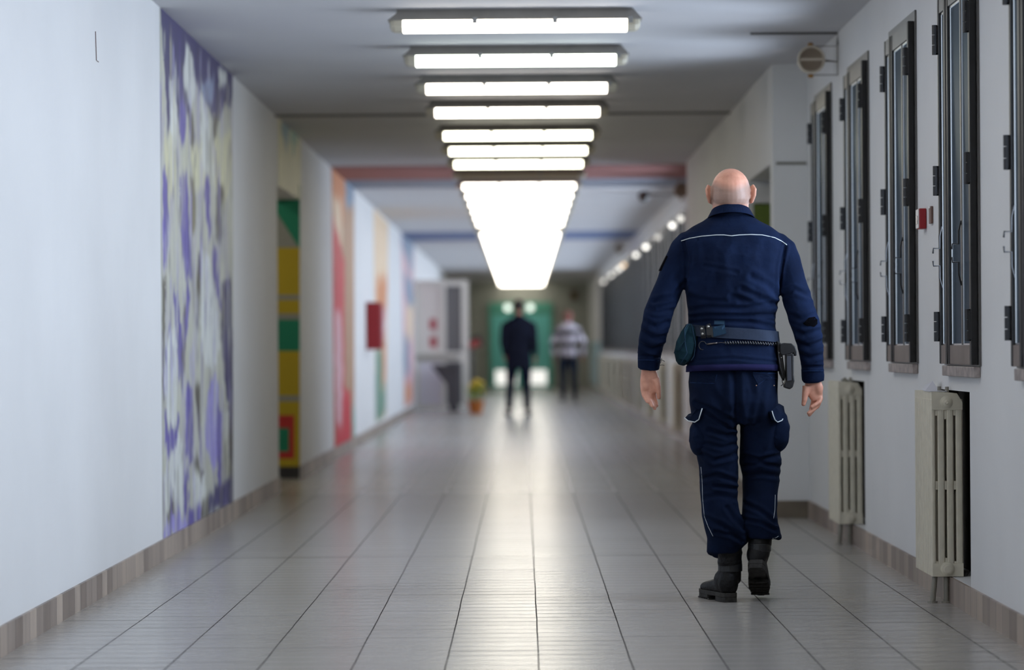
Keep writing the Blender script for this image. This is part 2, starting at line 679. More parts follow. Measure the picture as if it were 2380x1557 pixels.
box(bm, XL - 0.2, XR + 0.3, YB - 0.2, YB, 0, CEIL)
struct('wall_back', bm, M['wall'], 'white wall closing the corridor behind')

# skirtings
bm = bmesh.new()
box(bm, XL, XL + 0.012, YB, OP0, 0, 0.104)
box(bm, XL, XL + 0.012, OP1, 47.2, 0, 0.104)
box(bm, XL, XL + 0.012, 50.0, YEND, 0, 0.104)
struct('baseboard_left', bm, M['skirting'], 'beige tile skirting along the left wall')
bm = bmesh.new()
box(bm, XR - 0.012, XR, YB, BLK0, 0, 0.104)
box(bm, XR - 0.012, XR, BLK1, YEND, 0, 0.104)
struct('baseboard_right', bm, M['skirting'], 'beige tile skirting along the right wall')
bm = bmesh.new()
box(bm, XB - 0.012, XR - 0.012, BLK0 - 0.012, BLK0, 0, 0.104)
box(bm, XB - 0.012, XB, BLK0, DR0, 0, 0.104)
box(bm, XB - 0.012, XB, DR1, BLK1, 0, 0.104)
struct('baseboard_block', bm, mat('brown_skirting', srgb(112, 102, 88), 0.5, var=0.15), 'brown skirting round the foot of the block')
# ceiling expansion joint at the opening
bm = bmesh.new()
box(bm, XL, -0.66, 21.15, 21.23, CEIL - 0.012, CEIL)
box(bm, 0.6, XB, 21.15, 21.23, CEIL - 0.012, CEIL)
struct('trim_2', bm, mat('joint_cover_strip', srgb(110, 108, 104), 0.7), 'dark joint cover across the ceiling beside the lights')


# ------------------------------------------------------------------ paintings on the walls
def vcol_mat():
    m, nt, out = new_mat('brushed_wall_paint')
    b = nt.nodes.new('ShaderNodeBsdfPrincipled')
    b.inputs['Roughness'].default_value = 0.6
    at = nt.nodes.new('ShaderNodeVertexColor')
    at.layer_name = 'paint'
    nt.links.new(at.outputs[0], b.inputs['Base Color'])
    nt.links.new(b.outputs[0], out.inputs['Surface'])
    return m


PAINT = vcol_mat()


def inside(poly, x, y):
    c = np.zeros(x.shape, bool)
    n = len(poly)
    for i in range(n):
        (x0, y0), (x1, y1) = poly[i], poly[i - 1]
        k = ((y0 > y) != (y1 > y)) & (x < (x1 - x0) * (y - y0) / ((y1 - y0) or 1e-9) + x0)
        c ^= k
    return c


def paint_on(name, label, place, polys, cols, nu=60, nv=300, smear=0.0, streak=0.0, strokes=0, out=Vector((1, 0, 0)), cat='mural', ground=0.0, seed=1):
    """a painting on a wall: a fine grid that carries the paint colours; polys are the painted shapes, the first its
    outline (four corners, clockwise from the near top); smear draws the paint out downwards as a wet brush does"""
    rs = np.random.RandomState(seed)
    q = [np.array(p, float) for p in polys[0][0]]
    s, t = np.meshgrid(np.linspace(0, 1, nu), np.linspace(0, 1, nv))
    top, bot = q[0][None, None] * (1 - s[..., None]) + q[1][None, None] * s[..., None], q[3][None, None] * (1 - s[..., None]) + q[2][None, None] * s[..., None]
    uv = top * (1 - t[..., None]) + bot * t[..., None]
    u, v = uv[..., 0], uv[..., 1]
    # ragged brush edges: each column of bristles is shifted a little
    def rough(n, k):
        a = rs.randn(n + 2 * k)
        a = np.convolve(a, np.ones(k) / k, 'same')[k:n + k]
        return a / (a.std() + 1e-9)
    du = rough(nv, 9)[:, None] * 0.6 * (smear > 0)
    dv = (rough(nu, 2) * 6 + rough(nu, 6) * 7)[None, :] * smear
    t2 = np.clip(t + dv / (q[3][1] - q[0][1]), 0.001, 0.999)
    uv2 = top * (1 - t2[..., None]) + bot * t2[..., None]
    u, v_ = np.clip(uv2[..., 0] + du, min(q[0][0], q[3][0]) + .01, max(q[1][0], q[2][0]) - .01), uv2[..., 1]
    uw, vw = uv[..., 0], v
    v = v_
    img = np.zeros((nv, nu, 3))
    img[:] = cols[polys[0][1]]
    if ground:
        g = np.zeros((nv, nu))
        for k, w_ in ((3, 1.0), (8, 1.0)):
            a = rs.randn(nv, nu)
            a = np.apply_along_axis(lambda c: np.convolve(c, np.ones(170) / 170, 'same'), 0, a)
            a = np.apply_along_axis(lambda c: np.convolve(c, np.ones(k) / k, 'same'), 1, a)
            g += w_ * a / (a.std() + 1e-9)
        g = np.clip((g - 0.5) / 1.6, 0, 1)[..., None]
        img = img * (1 - ground * g) + np.array(cols[-1]) * ground * g
    for poly, mi in polys[1:]:
        k = inside(poly, u, v)
        img[k] = cols[mi]
    for k in range(strokes):                             # single thin brush runs
        x, w_ = rs.randint(0, nu), rs.randint(1, 4)
        y0, ln = rs.randint(0, nv), int(nv * rs.uniform(0.03, 0.17))
        c = np.array(cols[rs.choice([2, 2, 3, 3, 4, 4, 5, 5, 0, 0, 7, 9, 1])])
        a = rs.uniform(0.25, 0.65)
        for y in range(y0, min(nv, y0 + ln)):
            f = a * min(1, 6 * (y - y0) / ln, 2.5 * (y0 + ln - y) / ln)
            sl = img[y, max(0, x):x + w_]
            sl += (c - sl) * f
    if smear:
        for it in range(3):                              # uneven downward drag of the wet paint
            n = 4 + int(4 * smear)
            ker = np.ones(n) / n
            b_ = np.stack([np.apply_along_axis(lambda c: np.convolve(np.pad(c, n, 'edge'), ker, 'same')[n:-n], 0, img[..., c]) for c in range(3)], -1)
            w_ = np.clip(0.5 + 0.5 * rough(nu, 2), 0, 1)[None, :, None]
            img = img * (1 - w_) + b_ * w_
    if streak:
        a = rs.randn(nv, nu)
        a = np.apply_along_axis(lambda c: np.convolve(c, np.ones(40) / 40, 'same'), 0, a)
        img = img * (1 + streak * (a / (a.std() + 1e-9))[..., None])
    img = np.clip(img, 0.004, 0.9)
    vs = []
    for i in range(nv):
        for j in range(nu):
            vs.append(place(uw[i, j], vw[i, j]) + out * 0.003)
    fs = [(i * nu + j, (i + 1) * nu + j, (i + 1) * nu + j + 1, i * nu + j + 1) for i in range(nv - 1) for j in range(nu - 1)]
    # paint edge: a thin rim back to the wall
    rim = [j for j in range(nu)] + [i * nu + nu - 1 for i in range(1, nv)] + [(nv - 1) * nu + j for j in range(nu - 2, -1, -1)] + [i * nu for i in range(nv - 2, 0, -1)]
    base = len(vs)
    vs += [vs[k] - out * 0.0026 for k in rim]
    n = len(rim)
    fs += [(rim[k], rim[(k + 1) % n], base + (k + 1) % n, base + k) for k in range(n)]
    me = bpy.data.meshes.new(name)
    me.from_pydata(vs, [], fs)
    ca = me.color_attributes.new('paint', 'FLOAT_COLOR', 'POINT')
    flat = np.concatenate([img.reshape(-1, 3), img.reshape(-1, 3)[rim]])
    ca.data.foreach_set('color', np.concatenate([flat, np.ones((len(flat), 1))], 1).astype(np.float32).ravel())
    o = bpy.data.objects.new(name, me)
    C.objects.link(o)
    me.materials.append(PAINT)
    return tag(o, label, cat)


left = lambda u, v: on_x(u, v, XL)
cream, cream2 = srgb(184, 184, 170), srgb(196, 197, 188)
navy, purple, lilac = srgb(66, 62, 104), srgb(98, 88, 156), srgb(150, 142, 206)
dark, blue, yel = srgb(96, 92, 84), srgb(134, 144, 172), srgb(198, 195, 164)
MC = [cream, navy, purple, lilac, dark, srgb(206, 208, 204), blue, yel, srgb(128, 122, 98), srgb(158, 150, 186)]
frame_edge = [(371, 16), (540, 174), (541, 1168), (378, 1252)]
paint_on('mural', 'tall abstract mural of purple, white and dark paint runs on the left wall', left, [
    (frame_edge, 0),
    ([(379, 300), (405, 320), (408, 420), (402, 470), (384, 440)], 7), ([(492, 320), (536, 310), (538, 420), (520, 480), (498, 440)], 7),
    ([(440, 330), (470, 330), (478, 420), (450, 450)], 7),
    ([(371, 16), (540, 174), (540, 200), (536, 265), (522, 240), (505, 285), (488, 262), (470, 215), (458, 192), (448, 196), (442, 262), (426, 288), (414, 300), (406, 238), (398, 205), (392, 300), (384, 200)], 1),
    ([(438, 102), (446, 130), (452, 180), (455, 208), (443, 245), (437, 238), (428, 204), (425, 156), (431, 120)], 5),
    ([(507, 150), (525, 172), (526, 198), (508, 194)], 5), ([(464, 194), (496, 177), (496, 215), (488, 246), (478, 232)], 6),
    ([(391, 188), (402, 188), (406, 230), (409, 300), (405, 345), (395, 300)], 5), ([(465, 205), (478, 240), (486, 280), (484, 400), (471, 385), (464, 290)], 5),
    ([(437, 248), (448, 260), (452, 322), (446, 348), (438, 300)], 4), ([(385, 225), (392, 240), (394, 300), (390, 315)], 1),
    ([(420, 205), (430, 240), (432, 300), (424, 340), (414, 280)], 2), ([(493, 280), (508, 275), (500, 330), (494, 345)], 4),
    ([(377, 388), (388, 395), (390, 500), (386, 612), (378, 620)], 2), ([(417, 396), (433, 400), (438, 480), (441, 560), (445, 642), (432, 656), (422, 582), (418, 500)], 2),
    ([(438, 400), (450, 412), (456, 480), (450, 545), (437, 500)], 8), ([(474, 408), (485, 408), (490, 540), (486, 572), (478, 500)], 2),
    ([(503, 420), (520, 430), (518, 540), (508, 572), (500, 560)], 4), ([(514, 650), (538, 655), (541, 950), (526, 935), (513, 800)], 1),
    ([(490, 575), (503, 585), (508, 650), (515, 722), (505, 702), (495, 640)], 2), ([(460, 578), (468, 600), (464, 640), (463, 762), (455, 768), (456, 640)], 4),
    ([(400, 660), (408, 690), (412, 700), (421, 750), (423, 890), (415, 896), (408, 800)], 2), ([(425, 720), (433, 680), (428, 860), (420, 892), (421, 780)], 4),
    ([(390, 738), (395, 760), (392, 786)], 2), ([(434, 655), (440, 680), (436, 770), (429, 800), (430, 700)], 2),
    ([(376, 640), (383, 640), (381, 930), (377, 930)], 4), ([(466, 570), (486, 600), (500, 690), (510, 800), (500, 860), (478, 850), (466, 780)], 5),
    ([(380, 780), (408, 760), (410, 900), (408, 985), (396, 996), (388, 960), (380, 900)], 5),
    ([(380, 938), (390, 985), (402, 1000), (416, 975), (412, 1050), (404, 1062), (395, 1056), (382, 1030)], 2),
    ([(450, 890), (463, 890), (466, 1052), (457, 960)], 4), ([(476, 960), (484, 900), (495, 868), (506, 900), (510, 1000), (500, 1102), (485, 1062), (477, 1030)], 3),
    ([(430, 900), (446, 893), (448, 1062), (440, 1082), (430, 1050)], 2), ([(526, 948), (541, 942), (541, 1118), (533, 1112), (530, 1030)], 4),
    ([(503, 945), (515, 955), (513, 1132), (505, 1132)], 2), ([(515, 945), (530, 960), (532, 1000), (522, 1030)], 5),
    ([(404, 1040), (424, 1010), (424, 1180), (410, 1196), (396, 1150), (382, 1200), (380, 1100)], 5),
    ([(448, 1090), (468, 1112), (476, 1080), (476, 1140), (458, 1176), (448, 1160)], 5),
    ([(484, 1148), (503, 1133), (515, 1120), (541, 1110), (541, 1168), (484, 1196)], 1),
    ([(464, 1172), (478, 1150), (484, 1138), (486, 1196), (464, 1207)], 4), ([(392, 1152), (409, 1190), (398, 1202), (384, 1210)], 4),
    ([(379, 1250), (381, 1216), (392, 1198), (425, 1196), (434, 1202), (437, 1222)], 3), ([(434, 1206), (440, 1180), (468, 1164), (464, 1208), (436, 1222)], 2),
    ([(427, 1095), (437, 1088), (437, 1186), (426, 1192)], 2), ([(449, 1075), (468, 1108), (474, 1094), (465, 1088), (455, 1045)], 4),
], MC, nu=150, nv=520, smear=1.0, streak=0.08, ground=0.3, strokes=620)

# lintel and far jamb of the opening
jamb = lambda u, v: pt(u, v, OP1)
MG = [srgb(186, 160, 20), srgb(16, 130, 96), srgb(146, 146, 136), srgb(190, 46, 42), srgb(50, 48, 48)]
U0, U1 = 560, 697
paint_on('painted_jamb', 'yellow and green blocks painted on the far jamb of the left opening', jamb, [
    ([(U0, 430), (U1, 430), (U1, 1115), (U0, 1115)], 0), ([(U0, 430), (U1, 430), (U1, 575), (U0, 575)], 1), ([(U0, 370), (653, 510), (694, 575), (U0, 575)], 2),
    ([(U0, 685), (U1, 685), (U1, 697), (U0, 697)], 2), ([(U0, 728), (U1, 728), (U1, 742), (U0, 742)], 2), ([(U0, 742), (U1, 742), (U1, 815), (U0, 815)], 1),
    ([(U0, 920), (U1, 920), (U1, 934), (U0, 934)], 2), ([(600, 965), (684, 965), (684, 1065), (600, 1065)], 3), ([(620, 995), (671, 995), (671, 1050), (620, 1050)], 1),
    ([(U0, 1085), (U1, 1085), (U1, 1115), (U0, 1115)], 4)], MG, out=Vector((0, -1, 0)), nu=80, nv=300)
ML = [srgb(214, 210, 180), srgb(138, 166, 176), srgb(150, 186, 172), srgb(226, 222, 196)]
paint_on('painted_lintel', 'pale blue and cream runs painted above the left opening', left, [
    ([(646, 268), (699, 318), (699, 465), (646, 432)], 0), ([(652, 276), (672, 292), (668, 360), (656, 330)], 1), ([(672, 296), (684, 306), (682, 370), (676, 330)], 2), ([(684, 306), (692, 312), (690, 350), (686, 340)], 2)], ML, nu=40, nv=90, smear=1.0, streak=0.05)

# red portal painted round wall and ceiling, then the others further on
MR = [srgb(196, 66, 72), srgb(206, 140, 98), srgb(224, 200, 170), srgb(128, 146, 166), srgb(112, 146, 128), srgb(176, 140, 112), srgb(214, 172, 178), srgb(196, 44, 58)]
paint_on('red_wall_painting', 'red and orange flames painted in a strip on the left wall', left, [
    ([(770, 384), (822, 428), (824, 1016), (776, 1048)], 5),
    ([(770, 384), (800, 409), (800, 470), (794, 545), (782, 520), (772, 490)], 1), ([(772, 460), (792, 470), (796, 560), (790, 580), (778, 545)], 2),
    ([(801, 409), (822, 428), (820, 480), (804, 490)], 3), ([(772, 505), (782, 540), (796, 580), (800, 600), (800, 1030), (778, 1048)], 0),
    ([(780, 720), (792, 730), (796, 860), (792, 1000), (782, 980), (778, 860)], 6), ([(800, 900), (814, 920), (816, 1020), (798, 1032)], 7),
    ([(778, 1005), (800, 985), (816, 1000), (816, 1022), (778, 1047)], 7), ([(816, 930), (826, 950), (826, 1014), (816, 1020)], 4)], MR, nu=50, nv=320, smear=0.8, streak=0.06, seed=2)
paint_on('green_wall_painting', 'cream, orange and green runs painted in a strip beyond the red box', left, [
    ([(868, 484), (902, 520), (897, 965), (873, 985)], 2), ([(868, 484), (902, 520), (902, 610), (872, 620)], 2), ([(874, 640), (900, 640), (898, 730), (874, 720)], 1),
    ([(880, 720), (897, 720), (895, 790), (884, 800)], 6), ([(872, 810), (888, 810), (888, 900), (872, 980)], 4), ([(880, 900), (897, 890), (897, 965), (873, 985), (874, 920)], 4),
    ([(888, 800), (896, 800), (896, 890), (889, 890)], 1)], MR, nu=30, nv=240, smear=0.8, streak=0.05, seed=3)
paint_on('blue_wall_painting', 'blue, orange and yellow runs painted beside the white glazed gate', left, [
    ([(932, 540), (962, 566), (960, 935), (940, 946)], 6), ([(932, 540), (962, 566), (958, 640), (938, 600)], 3), ([(938, 640), (960, 650), (960, 710), (944, 720)], 3),
    ([(944, 712), (960, 712), (958, 790), (944, 790)], 2), ([(938, 790), (950, 790), (950, 880), (938, 880)], 3), ([(940, 900), (956, 890), (956, 936), (940, 946)], 1)], MR, nu=30, nv=200, smear=0.8, streak=0.05, seed=4)
MB = [mat('ceiling_rose', srgb(160, 112, 108), 0.8, var=0.12, scale=0.8), mat('ceiling_blue_grey', srgb(142, 148, 162), 0.8, var=0.05), mat('ceiling_blue', srgb(112, 128, 164), 0.8, var=0.1)]


def ceiling_band(name, label, y0, y1, x0, x1, mi):
    bm = bmesh.new()
    box(bm, x0, x1, y0, y1, CEIL - 0.003, CEIL)
    return tag(obj(name, bm, MB[mi]), label, 'mural')


ceiling_band('painted_ceiling_band', 'dull red band painted across the ceiling above the red flames', 27.2, 29.4, XL, XR, 0)
ceiling_band('painted_ceiling_band', 'narrow grey-blue band painted on the ceiling behind the red one', 29.4, 31.0, XL, XR, 1)
ceiling_band('painted_ceiling_band', 'blue band painted across the ceiling near the white glazed gate', 42.8, 46.2, XL, XR, 2)

# ------------------------------------------------------------------ fluorescent lights
LX, LP = -0.03, 1.778


def lamp_emit(col, s):
    return emit_mat('lit_diffuser', col, s)


E_white, E_green, E_yel = lamp_emit((1.0, 0.93, 0.81), LAMP), lamp_emit((0.90, 1.0, 0.86), LAMP), lamp_emit((1.0, 0.97, 0.76), LAMP)
M['unlit'] = mat('unlit_diffuser', srgb(176, 164, 140), 0.4)


def make_lamp():
    t = thing('ceiling_light', (LX, 14.65, CEIL), '-', 'ceiling light', 'fluorescent lights on the corridor ceiling')
    bm = bmesh.new()
    hx = 0.635
    prof = [(-0.035, -0.001), (0.035, -0.001), (0.05, -0.02), (0.075, -0.058), (-0.075, -0.058), (-0.05, -0.02)]
    for s in (0, 1):
        pass
    a, b = [], []
    for y, z in prof:
        ins = 0.045 if z > -0.03 else 0.0
        a.append(bm.verts.new((-hx + ins, y, z)))
        b.append(bm.verts.new((hx - ins, y, z)))
    n = len(prof)
    bm.faces.new(a)
    bm.faces.new(list(reversed(b)))
    for i in range(n):
        bm.faces.new((a[i], b[i], b[(i + 1) % n], a[(i + 1) % n]))
    obj('housing', bm, M['housing'], t)
    bm = bmesh.new()
    pr = [(-0.066, -0.0585), (0.066, -0.0585), (0.066, -0.088), (0.045, -0.112), (-0.045, -0.112), (-0.066, -0.088)]
    a = [bm.verts.new((-0.56, y, z)) for y, z in pr]
    b = [bm.verts.new((0.56, y, z)) for y, z in pr]
    bm.faces.new(a)
    bm.faces.new(list(reversed(b)))
    for i in range(6):
        bm.faces.new((a[i], b[i], b[(i + 1) % 6], a[(i + 1) % 6]))
    obj('diffuser', bm, E_white, t)
    for s in (-1, 1):
        bm = bmesh.new()
        prev = None
        for x, k in ((0.5605, 1.0), (0.60, 0.97), (0.618, 0.85), (0.626, 0.6)):
            ring = [bm.verts.new((s * x, y * k, -0.0585 + (z + 0.0585) * k)) for y, z in pr]
            if prev:
                for i in range(6):
                    bm.faces.new((prev[i], prev[(i + 1) % 6], ring[(i + 1) % 6], ring[i]))
            else:
                bm.faces.new(ring)
            prev = ring
        bm.faces.new(prev)
        obj('end_cap', bm, M['cap'], t)
    for x in (-0.2, 0.2, 0.575):
        bm = bmesh.new()
        box(bm, x - 0.012, x + 0.012, -0.083, -0.0755, -0.078, -0.045)
        obj('clip', bm, M['clip'], t, bevel=0.002)
    return t


lamp0 = make_lamp()
names = ['first fluorescent ceiling light in view, nearest the camera', 'second ceiling light of the row, with a greenish glow', 'third white ceiling light of the row from the camera',
         'fourth ceiling light of the row, just before the ceiling joint', 'fifth ceiling light of the row, just past the ceiling joint', 'sixth, yellowish ceiling light of the row, before the last yellow one',
         'seventh ceiling light, yellowish, just before the unlit one', 'only unlit ceiling light of the row, brownish', 'ninth ceiling light, just beyond the unlit one', 'tenth ceiling light, second beyond the unlit one']
lamp_y = [14.65, 16.42, 18.2, 20.05, 22.25, 24.0, 25.75, 27.55] + [27.55 + LP * k for k in range(1, 28)]
for i, y in enumerate(lamp_y + [14.65 - LP * k for k in range(1, 10)]):
    lab = names[i] if i < 10 else ('far ceiling light within the merged white glow at the corridor end' if i < len(lamp_y) else 'fluorescent ceiling light above or behind the camera, out of the picture')
    far = i > 9 and i < len(lamp_y)
    if i == 14:
        lab = 'second unlit ceiling light, a thin dark gap in the far white glow'
    o = lamp0 if i == 0 else dup(lamp0, (LX, y, CEIL), skip=('clip',) if far else ())
    o['label'] = lab
    e = E_green if i == 1 else E_yel if i in (4, 5, 6) else M['unlit'] if i in (7, 14) else None
    if e:
        for ch in [c for c in bpy.data.objects if c.parent == o and c.name.startswith('diffuser')]:
            ch.data = ch.data.copy()
            ch.data.materials[0] = e


o = dup(lamp0, (-2.62, 22.35, CEIL), 'ceiling light of the side passage, hidden behind the left wall')  # light added out of view to brighten the painted jamb
o.rotation_euler = (0, 0, PI / 2)


# ------------------------------------------------------------------ windows of the right wall
def make_window(y):
    t = thing('window_1', (XR, y, 0), '-', 'window', 'dark steel windows of the right wall', 'structure')
    W = WW
    bm = bmesh.new()                                   # fixed frame on the wall and lining of the reveal
    box(bm, -0.0085, -0.0005, -0.02, 0.05, 0.955, 2.49)
    box(bm, -0.0085, -0.0005, W - 0.04, W + 0.02, 0.955, 2.49)
    box(bm, -0.0085, -0.0005, 0.05, W - 0.04, 2.43, 2.49)
    box(bm, -0.0085, -0.0005, 0.05, W - 0.04, 0.955, 1.0)
    obj('outer_frame', bm, M['steel2'], t)
    bm = bmesh.new()
    e = 0.002
    box(bm, 0.0, 0.298, 0.0505, 0.056, 1.0 + e, 2.43 - e)
    box(bm, 0.0, 0.298, W - 0.046, W - 0.0405, 1.0 + e, 2.43 - e)
    box(bm, 0.0, 0.298, 0.056, W - 0.046, 2.422, 2.4295)
    box(bm, 0.0, 0.298, 0.056, W - 0.046, 1.0005, 1.008)
    obj('reveal_lining', bm, M['reveal'], t)
    bm = bmesh.new()
    box(bm, -0.026, -0.001, 0.0, W - 0.03, 0.912, 0.953)
    obj('sill', bm, M['stone'], t, bevel=0.003)

    def leaf(name, y0, y1, mull):
        bm = bmesh.new()
        box(bm, -0.036, -0.009, y0, y0 + 0.04, 0.96, 2.445)
        box(bm, -0.032, -0.009, y1 - 0.03, y1, 0.96, 2.445)
        lf = obj(name, bm, M['steel'], t, bevel=0.003)
        bm = bmesh.new()
        box(bm, -0.029, -0.010, y0 + 0.0405, y1 - 0.0305, 2.375, 2.444)
        obj('top_rail', bm, M['steel2'], lf)
        bm = bmesh.new()
        box(bm, -0.029, -0.010, y0 + 0.0405, y1 - 0.0305, 0.961, 1.035)
        obj('bottom_rail', bm, M['rail'], lf)
        ys = [y0 + 0.0405] + ([mull - 0.012, mull + 0.012] if mull else []) + [y1 - 0.0305]
        if mull:
            bm = bmesh.new()
            box(bm, -0.024, -0.011, mull - 0.0115, mull + 0.0115, 1.0355, 2.3745)
            obj('glazing_bar', bm, M['steel2'], lf)
        for a, b in zip(ys[::2], ys[1::2]):
            bm = bmesh.new()
            box(bm, -0.016, -0.012, a, b, 1.0355, 2.3745)
            obj('pane', bm, M['pane'], lf)
            bm = bmesh.new()                           # bright glazing beads round the pane
            box(bm, -0.021, -0.0165, b - 0.006, b - 0.0005, 1.036, 2.374)
            box(bm, -0.021, -0.0165, a + 0.0005, b - 0.007, 2.366, 2.374)
            box(bm, -0.021, -0.0165, a + 0.0005, b - 0.007, 1.036, 1.041)
            obj('glazing_bead', bm, M['bead'], lf)
        yy = mull if mull else y1 - 0.04
        bm = bmesh.new()                               # hooked bolts
        for s, z in ((1, 1.425), (-1, 1.355)):
            x = -0.034
            tube(bm, [(x + 0.01, yy, z + s * 0.09), (x, yy, z + s * 0.05), (x, yy, z), (x - 0.024, yy, z), (x - 0.026, yy, z - s * 0.02)], 0.0035, 8)
        obj('bolt', bm, M['black'], lf, smooth=True)
        return lf

    leaf('near_leaf', 0.0, 0.625, 0.31)
    leaf('far_leaf', 0.635, W, None)
    for z in (2.27, 1.70, 1.11):
        for yy, x in ((W - 0.006, -0.043), (0.014, -0.046)):
            bm = bmesh.new()
            for k in range(3):
                tube(bm, [(x, yy, z - 0.06 + k * 0.041), (x, yy, z - 0.06 + k * 0.041 + 0.038)], 0.011, 10)
            box(bm, x, x + 0.02, yy - 0.012, yy + 0.012, z - 0.055, z + 0.055)
            obj('hinge', bm, M['black'], t, smooth=False)
    return t


win0 = make_window(near_w[0])
wl = ['dark window next to the white block, farthest of the near row', 'dark window above the farther radiator', 'dark window between the red call point and the next window back',
      'dark window between the red call point and the picture edge', 'dark window cut off by the right picture edge']
win0['label'] = wl[0]
win0.name = 'window_1'
for i, y in enumerate(near_w[1:] + far_w):
    j = i + 1
    lab = wl[j] if j < 5 else ('dark window of the right wall behind the picture edge' if j < len(near_w) else 'far dark window in the blurred row beyond the block')
    dup(win0, (XR, y, 0), lab, skip=('hinge', 'bolt') if j >= len(near_w) else (), name='window_%d' % (j + 1))

for y in near_w + far_w:                               # daylight falling in through each window
    ld = bpy.data.lights.new('daylight', 'AREA')
    ld.shape = 'RECTANGLE'
    ld.size, ld.size_y = 0.76, 1.40
    ld.color = (0.985, 0.98, 1.0)
    ld.energy = DAY
    lo = bpy.data.objects.new('daylight', ld)
    C.objects.link(lo)
    lo.location = (XR + 0.36, y + WW / 2, 1.715)
    lo.rotation_euler = (0, PI / 2, 0)
    ld.size, ld.size_y = 1.40, 0.76


# ------------------------------------------------------------------ radiators
def make_radiator(y):
    """cast-iron column radiator standing in its niche; near end at y"""
    t = thing('radiator', (1.634, y, 0), '-', 'radiator', 'cream radiators in the niches of the right wall')
    Wd, Z0, Z1, TH = 0.126, 0.107, 0.848, 0.0475
    cols = [(0.0, 0.0165), (0.0255, 0.053), (0.062, 0.0895), (0.0985, Wd)]
    for k in range(10):
        bm = bmesh.new()
        y0, y1 = k * 0.05, k * 0.05 + TH
        ym = (y0 + y1) / 2
        holes = []
        for i, (a, b) in enumerate(zip(cols, cols[1:])):
            top, bot = (0.752, 0.168) if i != 1 else (0.738, 0.182)
            holes += [(a[1], b[0], bot, 0.455), (a[1], b[0], 0.49, top)]
        for a, b, z0, z1 in rects_minus(0.0, Wd, Z0, Z1 - 0.03, holes):
            box(bm, a, b, y0 + 0.006, y1 - 0.006, z0, z1)
        for a, b in cols:                              # rounded columns standing proud
            tube(bm, [((a + b) / 2, ym, 0.13), ((a + b) / 2, ym, 0.80)], [((b - a) / 2 - 0.0003, TH / 2 - 0.002)] * 2, 16, power=5)
        prism(bm, [Vector((0.0015, y0, 0.775)), Vector((Wd, y0, 0.775)), Vector((Wd, y0, 0.806)), Vector((Wd - 0.022, y0, 0.842)), Vector((0.02, y0, Z1)), Vector((0.0015, y0, Z1))],
              Vector((0, 0.0498, 0)))
        box(bm, 0.0015, Wd, y0, y0 + 0.0498, Z0, 0.16)
        obj('section', bm, M['radiator'], t, bevel=0.0012)
    for z, prof in ((0.805, [(0.026, 0), (0.026, 0.004), (0.017, 0.006), (0.017, 0.012), (0.008, 0.014), (0.006, 0.02)]), (0.137, [(0.029, 0), (0.028, 0.006), (0.02, 0.008), (0.02, 0.016), (0.013, 0.018)])):
        bm = bmesh.new()
        lathe(bm, prof, (0.061, 0.003, z), (0, -1, 0), 20)
        obj('end_plug', bm, M['radiator'], t)
    for x, dx in ((0.006, -0.012), (0.05, 0.0)):
        bm = bmesh.new()
        tube(bm, [(x + 0.01 + dx, 0.03, 0.0), (x + 0.01, 0.03, 0.12)], 0.0115, 12)
        lathe(bm, [(0.02, 0.0), (0.02, 0.006), (0.013, 0.008)], (x + 0.01 + dx, 0.03, 0.0), (0, 0, 1), 14)
        obj('pipe', bm, M['pipe'], t, smooth=False)
    for x, yy in ((0.05, 0.12), (0.068, 0.03)):
        bm = bmesh.new()
        tube(bm, [(x, yy, 0.846), (x, yy, 0.868)], 0.008, 8)
        obj('bleed_valve', bm, M['pipe'], t)
    return t


rad0 = make_radiator(11.73)
rad0['label'] = 'cream column radiator nearest the camera, paper scrap on its top'
dup(rad0, (1.634, 11.73 + 2 * WPITCH, 0), 'cream column radiator beside the officer\'s hand, second from the camera')
for k in (-1, -2):
    dup(rad0, (1.634, 11.73 + 2 * WPITCH * k, 0), 'cream column radiator behind the right picture edge')
for a, b in far_n:
    dup(rad0, (1.634, a + 0.45, 0), 'far cream radiator in the blurred row under the windows beyond the block', skip=('bleed', 'pipe', 'end_plug'))
bm = bmesh.new()
zt = 0.8485
P = [Vector(p) for p in ((1.645, 11.98, zt), (1.70, 11.97, zt + 0.001), (1.705, 12.12, zt), (1.65, 12.13, zt + 0.002), (1.682, 12.03, zt + 0.04), (1.664, 12.10, zt + 0.022), (1.69, 12.09, zt + 0.02))]
v = [bm.verts.new(p) for p in P]
for f in ((0, 1, 4), (1, 6, 4), (1, 2, 6), (2, 3, 5), (2, 5, 6), (4, 6, 5), (3, 0, 5), (0, 4, 5), (0, 3, 2, 1)):
    bm.faces.new([v[i] for i in f])
tag(obj('paper_scrap', bm, M['paper']), 'crumpled white paper scrap lying on top of the near radiator', 'paper')
bm = bmesh.new()
box(bm, 1.632, 1.70, 11.745, 11.95, 0.8485, 0.851)
tag(obj('folded_sheet', bm, M['paper']), 'thin white folded sheet laid along the near radiator top', 'paper')

# ------------------------------------------------------------------ small things on the right wall
t = thing('fire_call_point', (XR, 12.42, 1.573), 'small red fire call point on the right wall between two windows', 'call point')
bm = bmesh.new()
box(bm, -0.032, -0.001, 0, 0.087, -0.0435, 0.0435)
obj('housing', bm, M['red'], t, bevel=0.004)
bm = bmesh.new()
box(bm, -0.0355, -0.0325, 0.004, 0.083, -0.0395, 0.0395)
obj('front_plate', bm, M['white'], t)
bm = bmesh.new()
box(bm, -0.0375, -0.036, 0.02, 0.067, -0.022, 0.012)
obj('glass_button', bm, mat('dark_purple_glass', srgb(52, 24, 56), 0.2), t)
t = thing('switch_plate', (XR, 12.22, 1.58), 'narrow brownish switch plate just beside the red call point', 'switch')
bm = bmesh.new()
box(bm, -0.011, -0.001, 0, 0.06, -0.036, 0.036)
obj('plate', bm, M['brown'], t, bevel=0.002)
bm = bmesh.new()
